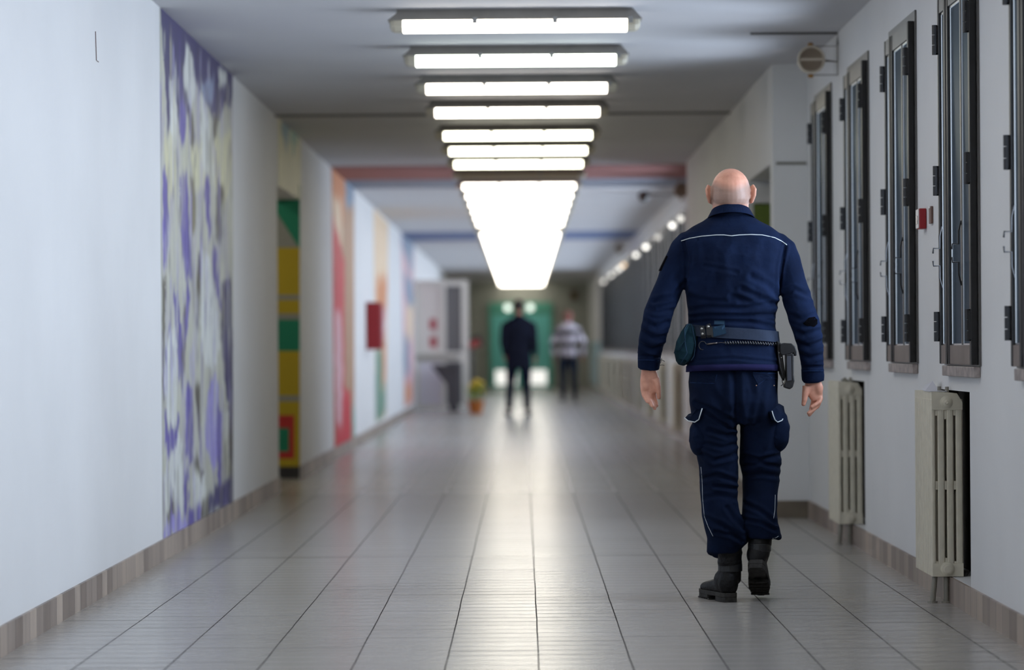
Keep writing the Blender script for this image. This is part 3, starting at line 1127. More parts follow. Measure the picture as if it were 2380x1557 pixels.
box(bm, -0.014, -0.0112, 0.01, 0.05, 0.028, 0.0355)
obj('rocker', bm, M['white'], t)


def make_speaker(p, wall_x, label):
    t = thing('wall_speaker', p, label, 'speaker', 'round projector speakers high on the right wall')
    bm = bmesh.new()
    lathe(bm, [(0.05, 0.13), (0.066, 0.11), (0.074, 0.02), (0.076, 0.0), (0.068, -0.006), (0.064, -0.002), (0.062, 0.004)], (0, 0, 0), (0, 1, 0), 28)
    obj('body', bm, mat('cream_speaker_shell', srgb(196, 186, 168), 0.5), t, smooth=True)
    bm = bmesh.new()
    for k in range(-11, 12):
        z = k * 0.0052
        hw = math.sqrt(max(0, 0.0605 ** 2 - z * z))
        if abs(z) < 0.010:
            continue
        box(bm, -hw, hw, -0.001, 0.0035, z - 0.0014, z + 0.0014)
    obj('grille', bm, mat('brown_grille', srgb(134, 116, 98), 0.6), t)
    bm = bmesh.new()
    r = 0.0615
    box(bm, -r, r, -0.003, 0.003, -0.007, 0.007)
    obj('crossbar', bm, mat('cream_crossbar', srgb(190, 178, 160), 0.5), t)
    for s in (-1, 1):
        bm = bmesh.new()
        lathe(bm, [(0.004, -0.008), (0.015, -0.006), (0.016, 0.006), (0.008, 0.012)], (0, 0.05, s * 0.083), (0, 0, s), 14)
        obj('pivot_knob', bm, mat('ochre_knob', srgb(160, 118, 62), 0.5), t, smooth=True)
    wx = wall_x - p[0] - 0.003
    bm = bmesh.new()
    tube(bm, [(0, 0.05, 0.076), (wx, 0.05, 0.076), (wx, 0.05, -0.08), (0, 0.05, -0.08)], 0.0032, 8)
    tube(bm, [(0.066, 0.05, -0.002), (0.10, 0.05, -0.004), (wx, 0.05, -0.01)], [0.009, 0.005, 0.003], 8)
    obj('bracket', bm, mat('grey_bracket', srgb(104, 98, 92), 0.6), t)
    return t


sp = pt(1886, 138, 15.8)
s0 = make_speaker(tuple(sp), XR, 'round cream projector speaker on a bracket high beside the windows')
dup(s0, (1.60, 29.4, 2.60), 'brownish round speaker just behind the white block near the ceiling')
dup(s0, (1.52, 46.0, 2.58), 'farthest blurred round speaker high above the far windows')
bm = bmesh.new()
tube(bm, [(1.24, 15.82, CEIL - 0.006), (XR - 0.006, 15.82, CEIL - 0.006), (XR - 0.006, 15.82, 2.66)], 0.006, 8)
tag(obj('cable', bm, mat('grey_cable', srgb(92, 90, 90), 0.7)), 'grey cable along ceiling and wall to the cream speaker', 'cable')
t = thing('ceiling_camera', (1.22, 29.4, 2.545), 'dark small camera on an arm beside the brownish speaker', 'camera')
bm = bmesh.new()
lathe(bm, [(0.02, 0.05), (0.055, 0.03), (0.06, 0.0), (0.045, -0.04), (0.015, -0.055)], (0, 0, 0), (0, 0, 1), 18)
obj('dome', bm, mat('dark_grey_dome', srgb(92, 90, 88), 0.4), t, smooth=True)
bm = bmesh.new()
tube(bm, [(0.02, 0.14, 0.02), (XR - 1.22 - 0.004, 0.14, 0.02)], 0.012, 8)
tube(bm, [(0.02, 0.14, 0.02), (0, 0, 0.04)], 0.012, 8)
obj('arm', bm, mat('grey_arm', srgb(150, 148, 146), 0.5), t)
bm = bmesh.new()
q0, q1 = left(221, 73), left(223, 140)
tube(bm, [q0 + Vector((0.002, 0, 0)), q1 + Vector((0.002, 0, 0)), left(227, 144) + Vector((0.004, 0, 0))], 0.0018, 6)
tag(obj('wire_stub', bm, M['brown']), 'thin brown wire end sticking to the left wall near the ceiling', 'wire')

# green door in the doorway of the block
t = thing('door_1', (XB + 0.03, DR1 - 0.03, 0), 'olive green door seen in the doorway of the white block', 'door', kind='structure')
bm = bmesh.new()
box(bm, 0, 0.9, 0, 0.025, 0.115, 1.98)
obj('door_leaf', bm, mat('olive_green_paint', srgb(96, 116, 34), 0.5, var=0.06), t)
bm = bmesh.new()
box(bm, 0, 0.9, -0.02, 0.028, 1.985, 2.04)
obj('door_lintel', bm, M['wall'], t)
bm = bmesh.new()
lathe(bm, [(0.012, 0), (0.01, 0.03), (0.02, 0.035), (0.022, 0.05), (0.01, 0.06)], (0.09, 0, 1.02), (0, -1, 0), 14)
obj('door_handle', bm, M['bead'], t)
for i, y in enumerate([30.64, 32.37, 35.85, 39.32, 42.8, 48.01, 49.75, 51.48, 54.95, 60.16]):      # glowing globes added in a row as glints over the far windows
    t = thing('wall_lamp', (XR, y, 2.37), 'small round lit wall lamp above the blurred far windows', 'wall lamp', 'small lit lamps above the far windows')  # added globe standing in for a glint at the window top
    bm = bmesh.new()
    lathe(bm, [(0.05, 0.0), (0.05, 0.02), (0.04, 0.03)], (-0.001, 0, 0), (-1, 0, 0), 14)
    obj('base', bm, M['white'], t)
    bm = bmesh.new()
    ball(bm, (-0.06, 0, 0), 0.03, 12)
    obj('globe', bm, emit_mat('lit_globe', ((1, .72, .45) if i == 5 else (1, .97, .9)), (1.0, 2.2, 0.8, 2.6, 2.2, 1.8, 1.8, 1.4, 1.8, 1.8)[i]), t, smooth=True)  # glow of the globes added as glints

# ------------------------------------------------------------------ things on the left side, further off
t = thing('hose_cabinet', (XL, 33.2, 1.29), 'red hose cabinet hung on the left wall between two painted strips', 'cabinet')
bm = bmesh.new()
box(bm, 0.002, 0.165, 0, 0.5, -0.27, 0.27)
obj('body', bm, M['red'], t, bevel=0.01)
bm = bmesh.new()
box(bm, 0.166, 0.178, 0.02, 0.48, -0.25, 0.25)
obj('door', bm, M['red'], t, bevel=0.004)
bm = bmesh.new()
tube(bm, [(0.178, 0.08, -0.04), (0.2, 0.08, -0.04), (0.2, 0.08, 0.04), (0.178, 0.08, 0.04)], 0.006, 8)
obj('handle', bm, M['bead'], t)
GD = 48.0
t = thing('glazed_gate', (0, GD, 0), 'white glazed gate leaf standing out from the left wall', 'gate')
GX = lambda u: pt(u, 806, GD).x
x0, x1, xm = XL + 0.01, GX(1089), GX(1031)
GT = 2.14
bm = bmesh.new()
for a, b in ((x0, x0 + 0.06), (xm - 0.04, xm + 0.04), (x1 - 0.11, x1)):
    box(bm, a, b, -0.03, 0.03, 0.012, GT)
for a, b in ((x0 + 0.06, xm - 0.04), (xm + 0.04, x1 - 0.11)):
    for z0, z1 in ((0.012, 0.10), (0.80, 0.97), (GT - 0.09, GT)):
        box(bm, a, b, -0.03, 0.03, z0, z1)
obj('frame', bm, mat('gate_white', srgb(226, 224, 216), 0.5), t)
pm = {'w': mat('gate_white_panel', srgb(232, 228, 222), 0.5), 'd': mat('gate_grey_glass', srgb(112, 112, 114), 0.3), 'l': mat('gate_pale_panel', srgb(230, 228, 238), 0.5), 'k': mat('gate_dark_glass', srgb(98, 98, 106), 0.3)}
for k, a, b, z0, z1 in (('w', x0 + 0.06, xm - 0.04, 0.97, GT - 0.09), ('d', xm + 0.04, x1 - 0.11, 0.97, GT - 0.09), ('l', x0 + 0.06, xm - 0.04, 0.10, 0.80), ('k', xm + 0.04, x1 - 0.11, 0.10, 0.80)):
    bm = bmesh.new()
    box(bm, a + 0.001, b - 0.001, -0.006, 0.006, z0 + 0.001, z1 - 0.001)
    obj('pane', bm, pm[k], t)
bm = bmesh.new()
tube(bm, [(x1 - 0.05, -0.03, 1.02), (x1 - 0.05, -0.07, 1.02), (x1 - 0.14, -0.07, 1.02)], 0.011, 8)
obj('handle', bm, M['bead'], t)
bm = bmesh.new()
box(bm, x0 + 0.02, x1 - 0.16, -0.05, -0.031, 0.83, 0.93)
obj('push_bar', bm, mat('gate_push_bar', srgb(176, 174, 166), 0.5), t)
for z, lab in ((1.42, 'upper small red notice on the white pane of the glazed gate'), (1.13, 'lower small red notice on the white pane of the glazed gate')):
    bm = bmesh.new()
    box(bm, GX(999), GX(1015), GD - 0.0105, GD - 0.0065, z - 0.09, z + 0.09)
    tag(obj('notice', bm, mat('faded_red_paper', srgb(186, 92, 98), 0.7)), lab, 'notice')
# dark desk with a slanting side in front of the gate
t = thing('writing_desk', (GX(1045), GD - 0.45, 0), 'dark grey small desk standing before the white gate', 'desk')
mk = mat('dark_grey_desk', srgb(74, 74, 78), 0.5)
bm = bmesh.new()
box(bm, -0.27, 0.17, -0.2, 0.2, 0.70, 0.76)
obj('desktop', bm, mk, t, bevel=0.005)
bm = bmesh.new()
prism(bm, [Vector((-0.25, -0.17, 0.699)), Vector((0.15, -0.17, 0.699)), Vector((0.15, -0.17, 0.02)), Vector((0.0, -0.17, 0.02)), Vector((-0.05, -0.17, 0.45))], Vector((0, 0.34, 0)))
obj('pedestal', bm, mk, t)
bm = bmesh.new()
box(bm, -0.01, 0.16, -0.18, 0.18, 0.0, 0.0195)
obj('plinth', bm, mk, t)
# potted flowers
t = thing('potted_plant', (pt(1106, 960, 46.0).x, 46.0, 0), 'yellow and green flowering plant in an orange pot by the gate', 'plant')
bm = bmesh.new()
lathe(bm, [(0.09, 0.0), (0.125, 0.17), (0.135, 0.175), (0.135, 0.20), (0.115, 0.20)], (0, 0, 0), (0, 0, 1), 20)
obj('pot', bm, mat('orange_pot', srgb(190, 112, 44), 0.6), t, smooth=False)
rg = random.Random(3)
bm = bmesh.new()
for k in range(150):
    a, r, h = rg.uniform(0, 2 * PI), rg.uniform(0.0, 0.16), rg.uniform(0.19, 0.42)
    c = Vector((r * math.cos(a), r * math.sin(a), h))
    d = Vector((math.cos(a), math.sin(a), rg.uniform(0.2, 1.0))).normalized()
    s = d.cross(Vector((0, 0, 1))).normalized() * 0.022
    q = [bm.verts.new(c - s * 0.3), bm.verts.new(c + d * 0.04 - s), bm.verts.new(c + d * 0.085), bm.verts.new(c + d * 0.04 + s)]
    bm.faces.new(q)
obj('foliage', bm, mat('leaf_green', srgb(150, 172, 84), 0.6, var=0.3), t)
bm = bmesh.new()
for k in range(46):
    a, r = rg.uniform(0, 2 * PI), rg.uniform(0, 0.13)
    ball(bm, (r * math.cos(a), r * math.sin(a), rg.uniform(0.38, 0.55) - r * 0.6), rg.uniform(0.018, 0.03), 8)
obj('blossom', bm, mat('yellow_blossom', srgb(226, 196, 60), 0.6, var=0.1), t)
# stand with a reddish box
t = thing('ticket_stand', (pt(1100, 806, 52).x, 52.0, 0), 'thin dark stand with a tilted black and red box on top', 'stand')
bm = bmesh.new()
lathe(bm, [(0.15, 0), (0.15, 0.015), (0.03, 0.03)], (0, 0, 0), (0, 0, 1), 18)
obj('base', bm, M['black'], t)
bm = bmesh.new()
tube(bm, [(-0.02, 0, 0.02), (-0.02, 0, 1.0)], 0.022, 10)
obj('post', bm, mat('dark_post', srgb(66, 64, 68), 0.5), t)
for nm, dx, dz, mm in (('box', 0.0, 0.0, M['black']), ('panel', 0.02, -0.02, mat('dull_red_panel', srgb(150, 62, 56), 0.5))):
    bm = bmesh.new()
    w_, h_, y_ = (0.15, 0.10, (-0.06, 0.06)) if nm == 'box' else (0.10, 0.06, (-0.072, -0.061))
    ca, sa = math.cos(0.35), math.sin(0.35)
    q = [Vector((dx + a * ca - b * sa, y_[0], 1.12 + dz + a * sa + b * ca)) for a, b in ((-w_, -h_), (w_, -h_), (w_, h_), (-w_, h_))]
    prism(bm, q, Vector((0, y_[1] - y_[0], 0)))
    obj(nm, bm, mm, t)
# mint double door in the end wall
t = thing('door_2', (0, YEND, 0), 'mint green double door in the end wall with two round lit lamps', 'door', kind='structure')
EX = lambda u: pt(u, 806, YEND).x
d0, d1 = EX(1142), EX(1279)
dm = (d0 + d1) / 2
mint = mat('mint_paint', srgb(124, 224, 214), 0.5, var=0.04)
dmint = mat('deep_mint_frame', srgb(92, 176, 152), 0.5)
bm = bmesh.new()
box(bm, d0 - 0.06, d0, -0.08, -0.001, 0, 2.19)
box(bm, d1, d1 + 0.06, -0.08, -0.001, 0, 2.19)
box(bm, d0, d1, -0.08, -0.001, 1.90, 2.19)
obj('door_frame', bm, dmint, t)
for a, b in ((d0 + 0.004, dm - 0.003), (dm + 0.003, d1 - 0.004)):
    bm = bmesh.new()
    for q in ((a, a + 0.1, 0.008, 1.89), (b - 0.1, b, 0.008, 1.89), (a + 0.1, b - 0.1, 0.44, 1.89), (a + 0.1, b - 0.1, 0.008, 0.06)):
        box(bm, q[0], q[1], -0.06, -0.015, q[2], q[3])
    lf = obj('door_leaf', bm, mint, t)
    bm = bmesh.new()
    box(bm, a + 0.102, b - 0.102, -0.045, -0.03, 0.062, 0.438)
    obj('lit_pane', bm, emit_mat('daylit_glass', (1.0, 0.99, 0.93), 0.75), lf)
    bm = bmesh.new()
    tube(bm, [(dm - 0.03 if a < dm - 0.1 else dm + 0.04, -0.06, 1.0), (dm - 0.03 if a < dm - 0.1 else dm + 0.04, -0.1, 1.0), (dm - 0.12 if a < dm - 0.1 else dm + 0.12, -0.1, 1.0)], 0.012, 8)
    obj('door_handle', bm, M['bead'], lf)
for u in (1181, 1233):
    bm = bmesh.new()
    lathe(bm, [(0.085, 0.0), (0.085, 0.03), (0.07, 0.05), (0.02, 0.06)], (EX(u), -0.081, 2.055), (0, -1, 0), 20)
    obj('round_lamp', bm, emit_mat('lit_round_glass', (0.93, 1.0, 0.90), 1.3), t)
bm = bmesh.new()
box(bm, 1.22, 1.45, YEND - 0.12, YEND - 0.001, 2.22, 2.5)
tag(obj('junction_box', bm, mat('brown_box', srgb(104, 92, 74), 0.6), bevel=0.01), 'brown box high on the end wall beside the mint door', 'box')
bm = bmesh.new()
box(bm, XR - 0.006, XR - 0.0005, 64.5, 74.5, 0.11, 1.15)
tag(obj('painted_dado', bm, mat('pale_blue_paint', srgb(166, 194, 206), 0.6)), 'pale blue painted strip low on the right wall at the corridor end', 'painted strip')
# ------------------------------------------------------------------ people
SKIN = srgb(216, 158, 134)


def skin_mat(name, col, stub=None):
    """skin with a faint mottle; stub = (x centre, z of the shaved border, rise to the sides, z of the nape) gives shaved stubble"""
    m, nt, out = new_mat(name)
    L = nt.links.new
    b = nt.nodes.new('ShaderNodeBsdfPrincipled')
    b.inputs['Roughness'].default_value = 0.5
    b.inputs['Subsurface Weight'].default_value = 0.0
    tc = nt.nodes.new('ShaderNodeTexCoord')
    n = nt.nodes.new('ShaderNodeTexNoise')
    n.inputs['Scale'].default_value = 30
    n.inputs['Detail'].default_value = 5
    L(tc.outputs['Object'], n.inputs['Vector'])
    r = nt.nodes.new('ShaderNodeValToRGB')
    r.color_ramp.elements[0].position, r.color_ramp.elements[1].position = 0.3, 0.7
    r.color_ramp.elements[0].color = (col[0] * 0.86, col[1] * 0.78, col[2] * 0.76, 1)
    r.color_ramp.elements[1].color = (*[min(1, c * 1.08) for c in col], 1)
    L(n.outputs['Fac'], r.inputs[0])
    last = r.outputs[0]
    if stub:
        def op(o, a, bb):
            k = nt.nodes.new('ShaderNodeMath')
            k.operation = o
            for i, s in enumerate((a, bb)):
                if isinstance(s, (int, float)):
                    k.inputs[i].default_value = s
                else:
                    L(s, k.inputs[i])
            return k.outputs[0]
        sx = nt.nodes.new('ShaderNodeSeparateXYZ')
        L(tc.outputs['Object'], sx.inputs[0])
        xx = op('SUBTRACT', sx.outputs['X'], stub[0])
        lim = op('ADD', op('MULTIPLY', op('MULTIPLY', xx, xx), stub[2]), stub[1])
        lim = op('ADD', lim, op('MULTIPLY', op('SUBTRACT', n.outputs['Fac'], 0.5), 0.02))
        up = nt.nodes.new('ShaderNodeMapRange')
        L(op('SUBTRACT', lim, sx.outputs['Z']), up.inputs[0])
        up.inputs['From Min'].default_value, up.inputs['From Max'].default_value = -0.012, 0.022
        lo = nt.nodes.new('ShaderNodeMapRange')
        L(op('SUBTRACT', sx.outputs['Z'], stub[3]), lo.inputs[0])
        lo.inputs['From Min'].default_value, lo.inputs['From Max'].default_value = -0.004, 0.018
        fy = nt.nodes.new('ShaderNodeMapRange')
        L(sx.outputs['Y'], fy.inputs[0])
        fy.inputs['From Min'].default_value, fy.inputs['From Max'].default_value = 0.06, 0.03
        ex = nt.nodes.new('ShaderNodeMapRange')
        L(op('ABSOLUTE', xx, 0.0), ex.inputs[0])
        ex.inputs['From Min'].default_value, ex.inputs['From Max'].default_value = 0.084, 0.079
        hr = nt.nodes.new('ShaderNodeTexNoise')
        hr.inputs['Scale'].default_value = 700
        L(tc.outputs['Object'], hr.inputs['Vector'])
        fac = op('MULTIPLY', op('MULTIPLY', ex.outputs[0], op('MULTIPLY', op('MULTIPLY', up.outputs[0], lo.outputs[0]), fy.outputs[0])), op('ADD', op('MULTIPLY', hr.outputs['Fac'], 0.7), 0.42))
        mx = nt.nodes.new('ShaderNodeMix')
        mx.data_type = 'RGBA'
        mx.inputs[7].default_value = (*srgb(140, 122, 112), 1)
        L(fac, mx.inputs[0])
        L(last, mx.inputs[6])
        last = mx.outputs[2]
    L(last, b.inputs['Base Color'])
    L(b.outputs[0], out.inputs['Surface'])
    return m


def stack(bm, rows, n=40, power=2.3, grow=0.0):
    """closed body of horizontal rings; rows of (centre, half width, half depth)"""
    rings = []
    for c, a, b in rows:
        a, b = a + grow, b + grow
        ring = []
        for k in range(n):
            co, si = math.cos(2 * PI * k / n), math.sin(2 * PI * k / n)
            ring.append(bm.verts.new((c.x + a * math.copysign(abs(co) ** (2 / power), co), c.y + b * math.copysign(abs(si) ** (2 / power), si), c.z)))
        rings.append(ring)
    for r0, r1 in zip(rings, rings[1:]):
        for k in range(n):
            bm.faces.new((r0[k], r0[(k + 1) % n], r1[(k + 1) % n], r1[k]))
    bm.faces.new(rings[0])
    bm.faces.new(list(reversed(rings[-1])))


def head(bm, c, s=1.0, ears=True, neck=None):
    """head with face looking to +y; c is the middle of the skull"""
    V = lambda x, y, z: Vector((c.x + x * s, c.y + y * s, c.z + z * s))
    ball(bm, V(0, -0.006, 0.0), (0.079 * s, 0.094 * s, 0.090 * s), 28)
    ball(bm, V(0, -0.022, -0.022), (0.0775 * s, 0.078 * s, 0.062 * s), 24)
    ball(bm, V(0, 0.03, -0.01), (0.069 * s, 0.062 * s, 0.075 * s), 22)
    stack(bm, [(V(0, 0.045, -0.128), 0.03 * s, 0.032 * s), (V(0, 0.036, -0.115), 0.046 * s, 0.05 * s), (V(0, 0.026, -0.09), 0.06 * s, 0.066 * s), (V(0, 0.018, -0.05), 0.068 * s, 0.076 * s), (V(0, 0.016, 0.0), 0.068 * s, 0.074 * s)], 24)
    tube(bm, [V(0, 0.088, 0.012), V(0, 0.104, -0.018), V(0, 0.112, -0.038), V(0, 0.092, -0.046)], [0.009 * s, 0.011 * s, 0.015 * s, 0.011 * s], 10)   # nose
    for k in (-1, 1):
        ball(bm, V(k * 0.027, 0.0805, 0.022), (0.018 * s, 0.010 * s, 0.008 * s), 12)       # brow
        ball(bm, V(k * 0.03, 0.080, 0.004), (0.014 * s, 0.010 * s, 0.009 * s), 12)       # eye
        ball(bm, V(k * 0.044, 0.062, -0.03), (0.022 * s, 0.022 * s, 0.02 * s), 12)       # cheek
        ball(bm, V(k * 0.012, 0.105, -0.044), 0.008 * s, 10)
        if ears:
            R = Matrix.Rotation(k * 0.35, 3, 'Z')
            ball(bm, V(k * 0.085, -0.004, -0.016), (0.010 * s, 0.021 * s, 0.034 * s), 14, R)
            tube(bm, [V(k * 0.080, 0.012, 0.008), V(k * 0.092, -0.006, 0.020), V(k * 0.0985, -0.022, 0.004), V(k * 0.096, -0.02, -0.020), V(k * 0.086, -0.006, -0.046), V(k * 0.078, 0.006, -0.050)],
                 [0.006 * s, 0.0065 * s, 0.007 * s, 0.007 * s, 0.0075 * s, 0.006 * s], 8)
    tube(bm, [V(-0.022, 0.088, -0.072), V(0, 0.096, -0.07), V(0.022, 0.088, -0.072)], [0.004 * s, 0.007 * s, 0.004 * s], 8)
    tube(bm, [V(-0.02, 0.086, -0.08), V(0, 0.094, -0.081), V(0.02, 0.086, -0.08)], [0.004 * s, 0.007 * s, 0.004 * s], 8)
    ball(bm, V(0, 0.078, -0.11), (0.02 * s, 0.014 * s, 0.015 * s), 12)                  # chin
    if neck:
        tube(bm, neck[0], neck[1], 24)


def hand(bm, palm, fingers, thumb):
    """palm: (points, radii); five digits, each (points, radii)"""
    tube(bm, palm[0], palm[1], 18, power=2.6)
    for P, R in fingers + [thumb]:
        tube(bm, P, R, 12)
        ball(bm, P[-1], R[-1], 12)
        for q, r in zip(P[1:-1], R[1:-1]):
            ball(bm, q, r * 1.04, 12)


# ---- the officer
D = 11.9
R0 = Vector((pt(1706, 1400, D).x, D, 0))
P = lambda u, v, y=0.0: pt(u, v, D + y) - R0
S = D / F


def rowx(v, uL, uR, b, y=0.0):
    return (P((uL + uR) / 2, v, y), (uR - uL) / 2 * S, b)


TORSO = [(492, 1662, 1738, .060, .020), (503, 1650, 1748, .072, .018), (514, 1634, 1764, .083, .014), (527, 1609, 1789, .094, .010), (542, 1590, 1810, .104, .006), (562, 1583, 1822, .114, .0),
         (600, 1581, 1826, .126, -.004), (640, 1588, 1819, .130, -.004), (680, 1594, 1812, .128, .002), (715, 1598, 1805, .122, .008), (742, 1599, 1802, .116, .012), (770, 1600, 1803, .117, .010),
         (800, 1600, 1806, .124, .004), (830, 1598, 1809, .130, -.002), (858, 1596, 1811, .134, -.004)]
TV = [r[0] for r in TORSO]


def torso_at(v):
    return [float(np.interp(v, TV, [r[k] for r in TORSO])) for k in range(1, 5)]


SL = [(553, 1616, .036, .0), (562, 1604, .050, .0), (580, 1591, .058, .0), (608, 1577, .057, -.004), (640, 1563, .056, -.012), (670, 1553, .057, -.02), (700, 1541, .056, -.03), (730, 1529, .057, -.036), (760, 1522, .055, -.034), (790, 1515, .052, -.024), (820, 1510, .047, -.01), (853, 1507, .042, .004)]
SRr = [(555, 1790, .036, .0), (565, 1803, .050, .0), (583, 1818, .058, .0), (610, 1829, .056, -.004), (640, 1839, .055, -.012), (670, 1846, .057, -.02), (705, 1856, .058, -.03), (740, 1868, .059, -.036), (775, 1878, .055, -.034), (805, 1884, .050, -.026), (835, 1887, .047, -.014), (860, 1889, .044, -.004), (884, 1890, .041, .004)]
LEGL = [(930, 1604, 1712, .105, 0), (985, 1611, 1712, .103, .0), (1040, 1617, 1713, .096, .004), (1080, 1624, 1714, .090, .008), (1115, 1627, 1714, .084, .012), (1160, 1629, 1713, .086, .006), (1195, 1632, 1720, .088, -.004), (1225, 1638, 1731, .085, -.010), (1250, 1645, 1735, .078, -.012), (1264, 1644, 1730, .074, -.010), (1284, 1643, 1714, .066, -.006)]
LEGR = [(930, 1710, 1809, .105, 0), (985, 1720, 1812, .103, .018), (1040, 1721, 1811, .098, .04), (1075, 1720, 1815, .092, .052), (1105, 1727, 1811, .086, .056), (1150, 1726, 1806, .085, .045), (1190, 1725, 1804, .082, .02), (1215, 1727, 1807, .078, .002), (1232, 1732, 1814, .072, -.008), (1250, 1740, 1815, .066, -.012)]


def limb(rows):
    return [P(u, v, y) for v, u, r, y in rows], [r for v, u, r, y in rows]


def digit(*px, r):
    return [P(u, v, y) for u, v, y in px], r


person = thing('person', R0, 'person with a shaved head in navy uniform and black boots, walking away near the radiators', 'person')

# body: one continuous skin from crown to soles
bm = bmesh.new()
stack(bm, [rowx(v, a + 10, b - 10, c - (.022 if v < 800 else .036), y) for v, a, b, c, y in TORSO[3:]] + [rowx(890, 1620, 1790, .096, 0), rowx(930, 1624, 1790, .096, 0), rowx(968, 1630, 1790, .08, .004)], 36)
for rows in (LEGL, LEGR):
    stack(bm, [rowx(v, a + 12, b - 12, c - .022, y) for v, a, b, c, y in rows], 24)
for rows in (SL, SRr):
    p, r = limb(rows)
    tube(bm, p, [q - .014 for q in r], 18)
tube(bm, [P(1700, 550, .01), P(1700, 520, .012), P(1698, 490, .012), P(1698, 468, .014)], [(.078, .06), (.071, .056), (.0735, .060), (.0735, .066)], 26)
head(bm, P(1698, 443, .022), 1.0)
# left hand of the picture, palm turned back
hand(bm, ([P(1508, 838, .004), P(1508, 862, .006), P(1510, 880, .008), P(1509, 898, .008), P(1506, 912, .006)], [(.028, .022), (.031, .019), (.039, .018), (.038, .016), (.031, .013)]),
     [digit((1518, 908, .012), (1522, 926, .014), (1525.5, 937, .008), (1526.3, 943, .0), r=[.0095, .009, .0085, .0075]),
      digit((1509, 910, .004), (1513, 928, .004), (1519, 941, -.004), (1521.8, 949, -.010), r=[.0105, .010, .009, .008]),
      digit((1500, 908, .0), (1505, 924, -.006), (1511, 935, -.014), (1515.5, 943, -.020), r=[.0105, .0095, .009, .008]),
      digit((1493.5, 905, .002), (1496, 919, -.006), (1501, 927, -.014), (1505, 934, -.02), r=[.0095, .0085, .008, .007])],
     digit((1524, 880, -.004), (1529, 898, -.010), (1530.5, 912, -.010), (1531.5, 924, -.006), r=[.017, .0125, .0105, .0085]))
for q in ((1497, 885), (1500, 897)):
    ball(bm, P(q[0], q[1], -.004), (.016, .012, .024), 14)
# right hand
hand(bm, ([P(1890, 868, .004), P(1890, 888, .006), P(1891, 904, .008), P(1896, 918, .008), P(1900, 930, .006)], [(.028, .022), (.033, .019), (.041, .018), (.030, .016), (.023, .013)]),
     [digit((1891, 922, .014), (1889, 936, .018), (1886, 945, .014), (1884, 951, .008), r=[.0095, .009, .0085, .0075]),
      digit((1901, 928, .010), (1896, 943, .008), (1888, 955, .0), (1881, 964, -.006), r=[.0105, .010, .009, .008]),
      digit((1906, 930, .004), (1900, 944, -.004), (1889, 953, -.012), (1879, 960, -.014), r=[.0105, .0095, .009, .008]),
      digit((1909, 924, .0), (1904, 935, -.010), (1894, 941, -.018), (1886, 946, -.022), r=[.0095, .009, .0085, .0075])],
     digit((1875, 898, -.004), (1871.5, 914, -.010), (1870, 928, -.012), (1867.5, 939, -.010), r=[.018, .0135, .0115, .0095]))
ball(bm, P(1903, 903, -.004), (.018, .012, .028), 14)


def foot_axes(turn, pitch):
    return Matrix.Rotation(turn, 3, 'Z') @ Matrix.Rotation(pitch, 3, 'X')


HEEL_L, MAT_L = P(1699, 1401, -.06), foot_axes(math.radians(17), 0)
HEEL_L.z = 0.0
HEEL_R, MAT_R = P(1757, 1320, -.10), foot_axes(math.radians(-9), math.radians(-28))


def foot(bm, h, m, g=0.0):
    L3 = lambda x, y, z: h + m @ Vector((x, y, z))
    tube(bm, [L3(0, 0.012, 0.055), L3(0, 0.03, 0.056), L3(0, 0.09, 0.060), L3(-0.003, 0.17, 0.050), L3(-0.004, 0.23, 0.046), L3(-0.002, 0.272, 0.042), L3(0, 0.285, 0.040)],
         [(.022 + g, .025 + g), (.033 + g, .034 + g), (.036 + g, .040 + g), (.042 + g, .033 + g), (.043 + g, .026 + g), (.030 + g, .020 + g), (.016 + g, .012 + g)], 18)


foot(bm, HEEL_L, MAT_L, -.012)
tube(bm, [P(1697, 1270, -.008), P(1697, 1330, -.004), HEEL_L + MAT_L @ Vector((0, .055, .06))], [.040, .034, .026], 18)
foot(bm, HEEL_R, MAT_R, -.012)
tube(bm, [P(1768, 1235, -.008), P(1764, 1275, -.028), HEEL_R + MAT_R @ Vector((0, .055, .06))], [.040, .034, .026], 18)
me = remesh(bm, 0.0036, 3)
hz = P(1698, 443).z
body = obj('body', me, skin_mat('skin', SKIN, (P(1698, 443).x, P(1698, 437).z, 6.0, P(1698, 482).z)), person, smooth=True)

# clothes
NAVY = (0.0060, 0.0128, 0.039)
navy_j, navy_t = cloth_mat('navy_jacket_cotton', NAVY), cloth_mat('navy_trouser_cotton', (0.0046, 0.0098, 0.0285))


def crease(me, lines, amp=0.0032, nscale=(13, 13, 11), namp=0.0036, seed=0.0):
    co, no = get_co(me), get_no(me)
    w = co + np.array(R0)
    u, v = proj(w)
    d = np.zeros(len(co))
    for i, q in enumerate(co):
        s = Vector((q[0] * nscale[0] + seed, q[1] * nscale[1], q[2] * nscale[2]))
        a = noise.noise(s)
        d[i] = namp * (0.55 - 1.5 * abs(a)) + namp * 0.8 * noise.noise(s * 0.45 + Vector((4, 4, 4))) + namp * 0.2 * noise.noise(s * 2.6)
    back = np.clip((0.02 - no[:, 1]) / 0.55, 0, 1) ** 0.8
    for line, depth, wd in lines:
        r = seg_dist(u, v, line) / wd
        d += back * depth * (-np.exp(-r ** 2) + 0.75 * np.exp(-((r - 1.9) / 0.9) ** 2))
    set_co(me, co + no * d[:, None])


bm = bmesh.new()
stack(bm, [rowx(*r) for r in TORSO], 56)
for rows in (SL, SRr):
    p, r = limb(rows)
    tube(bm, p, r, 26)
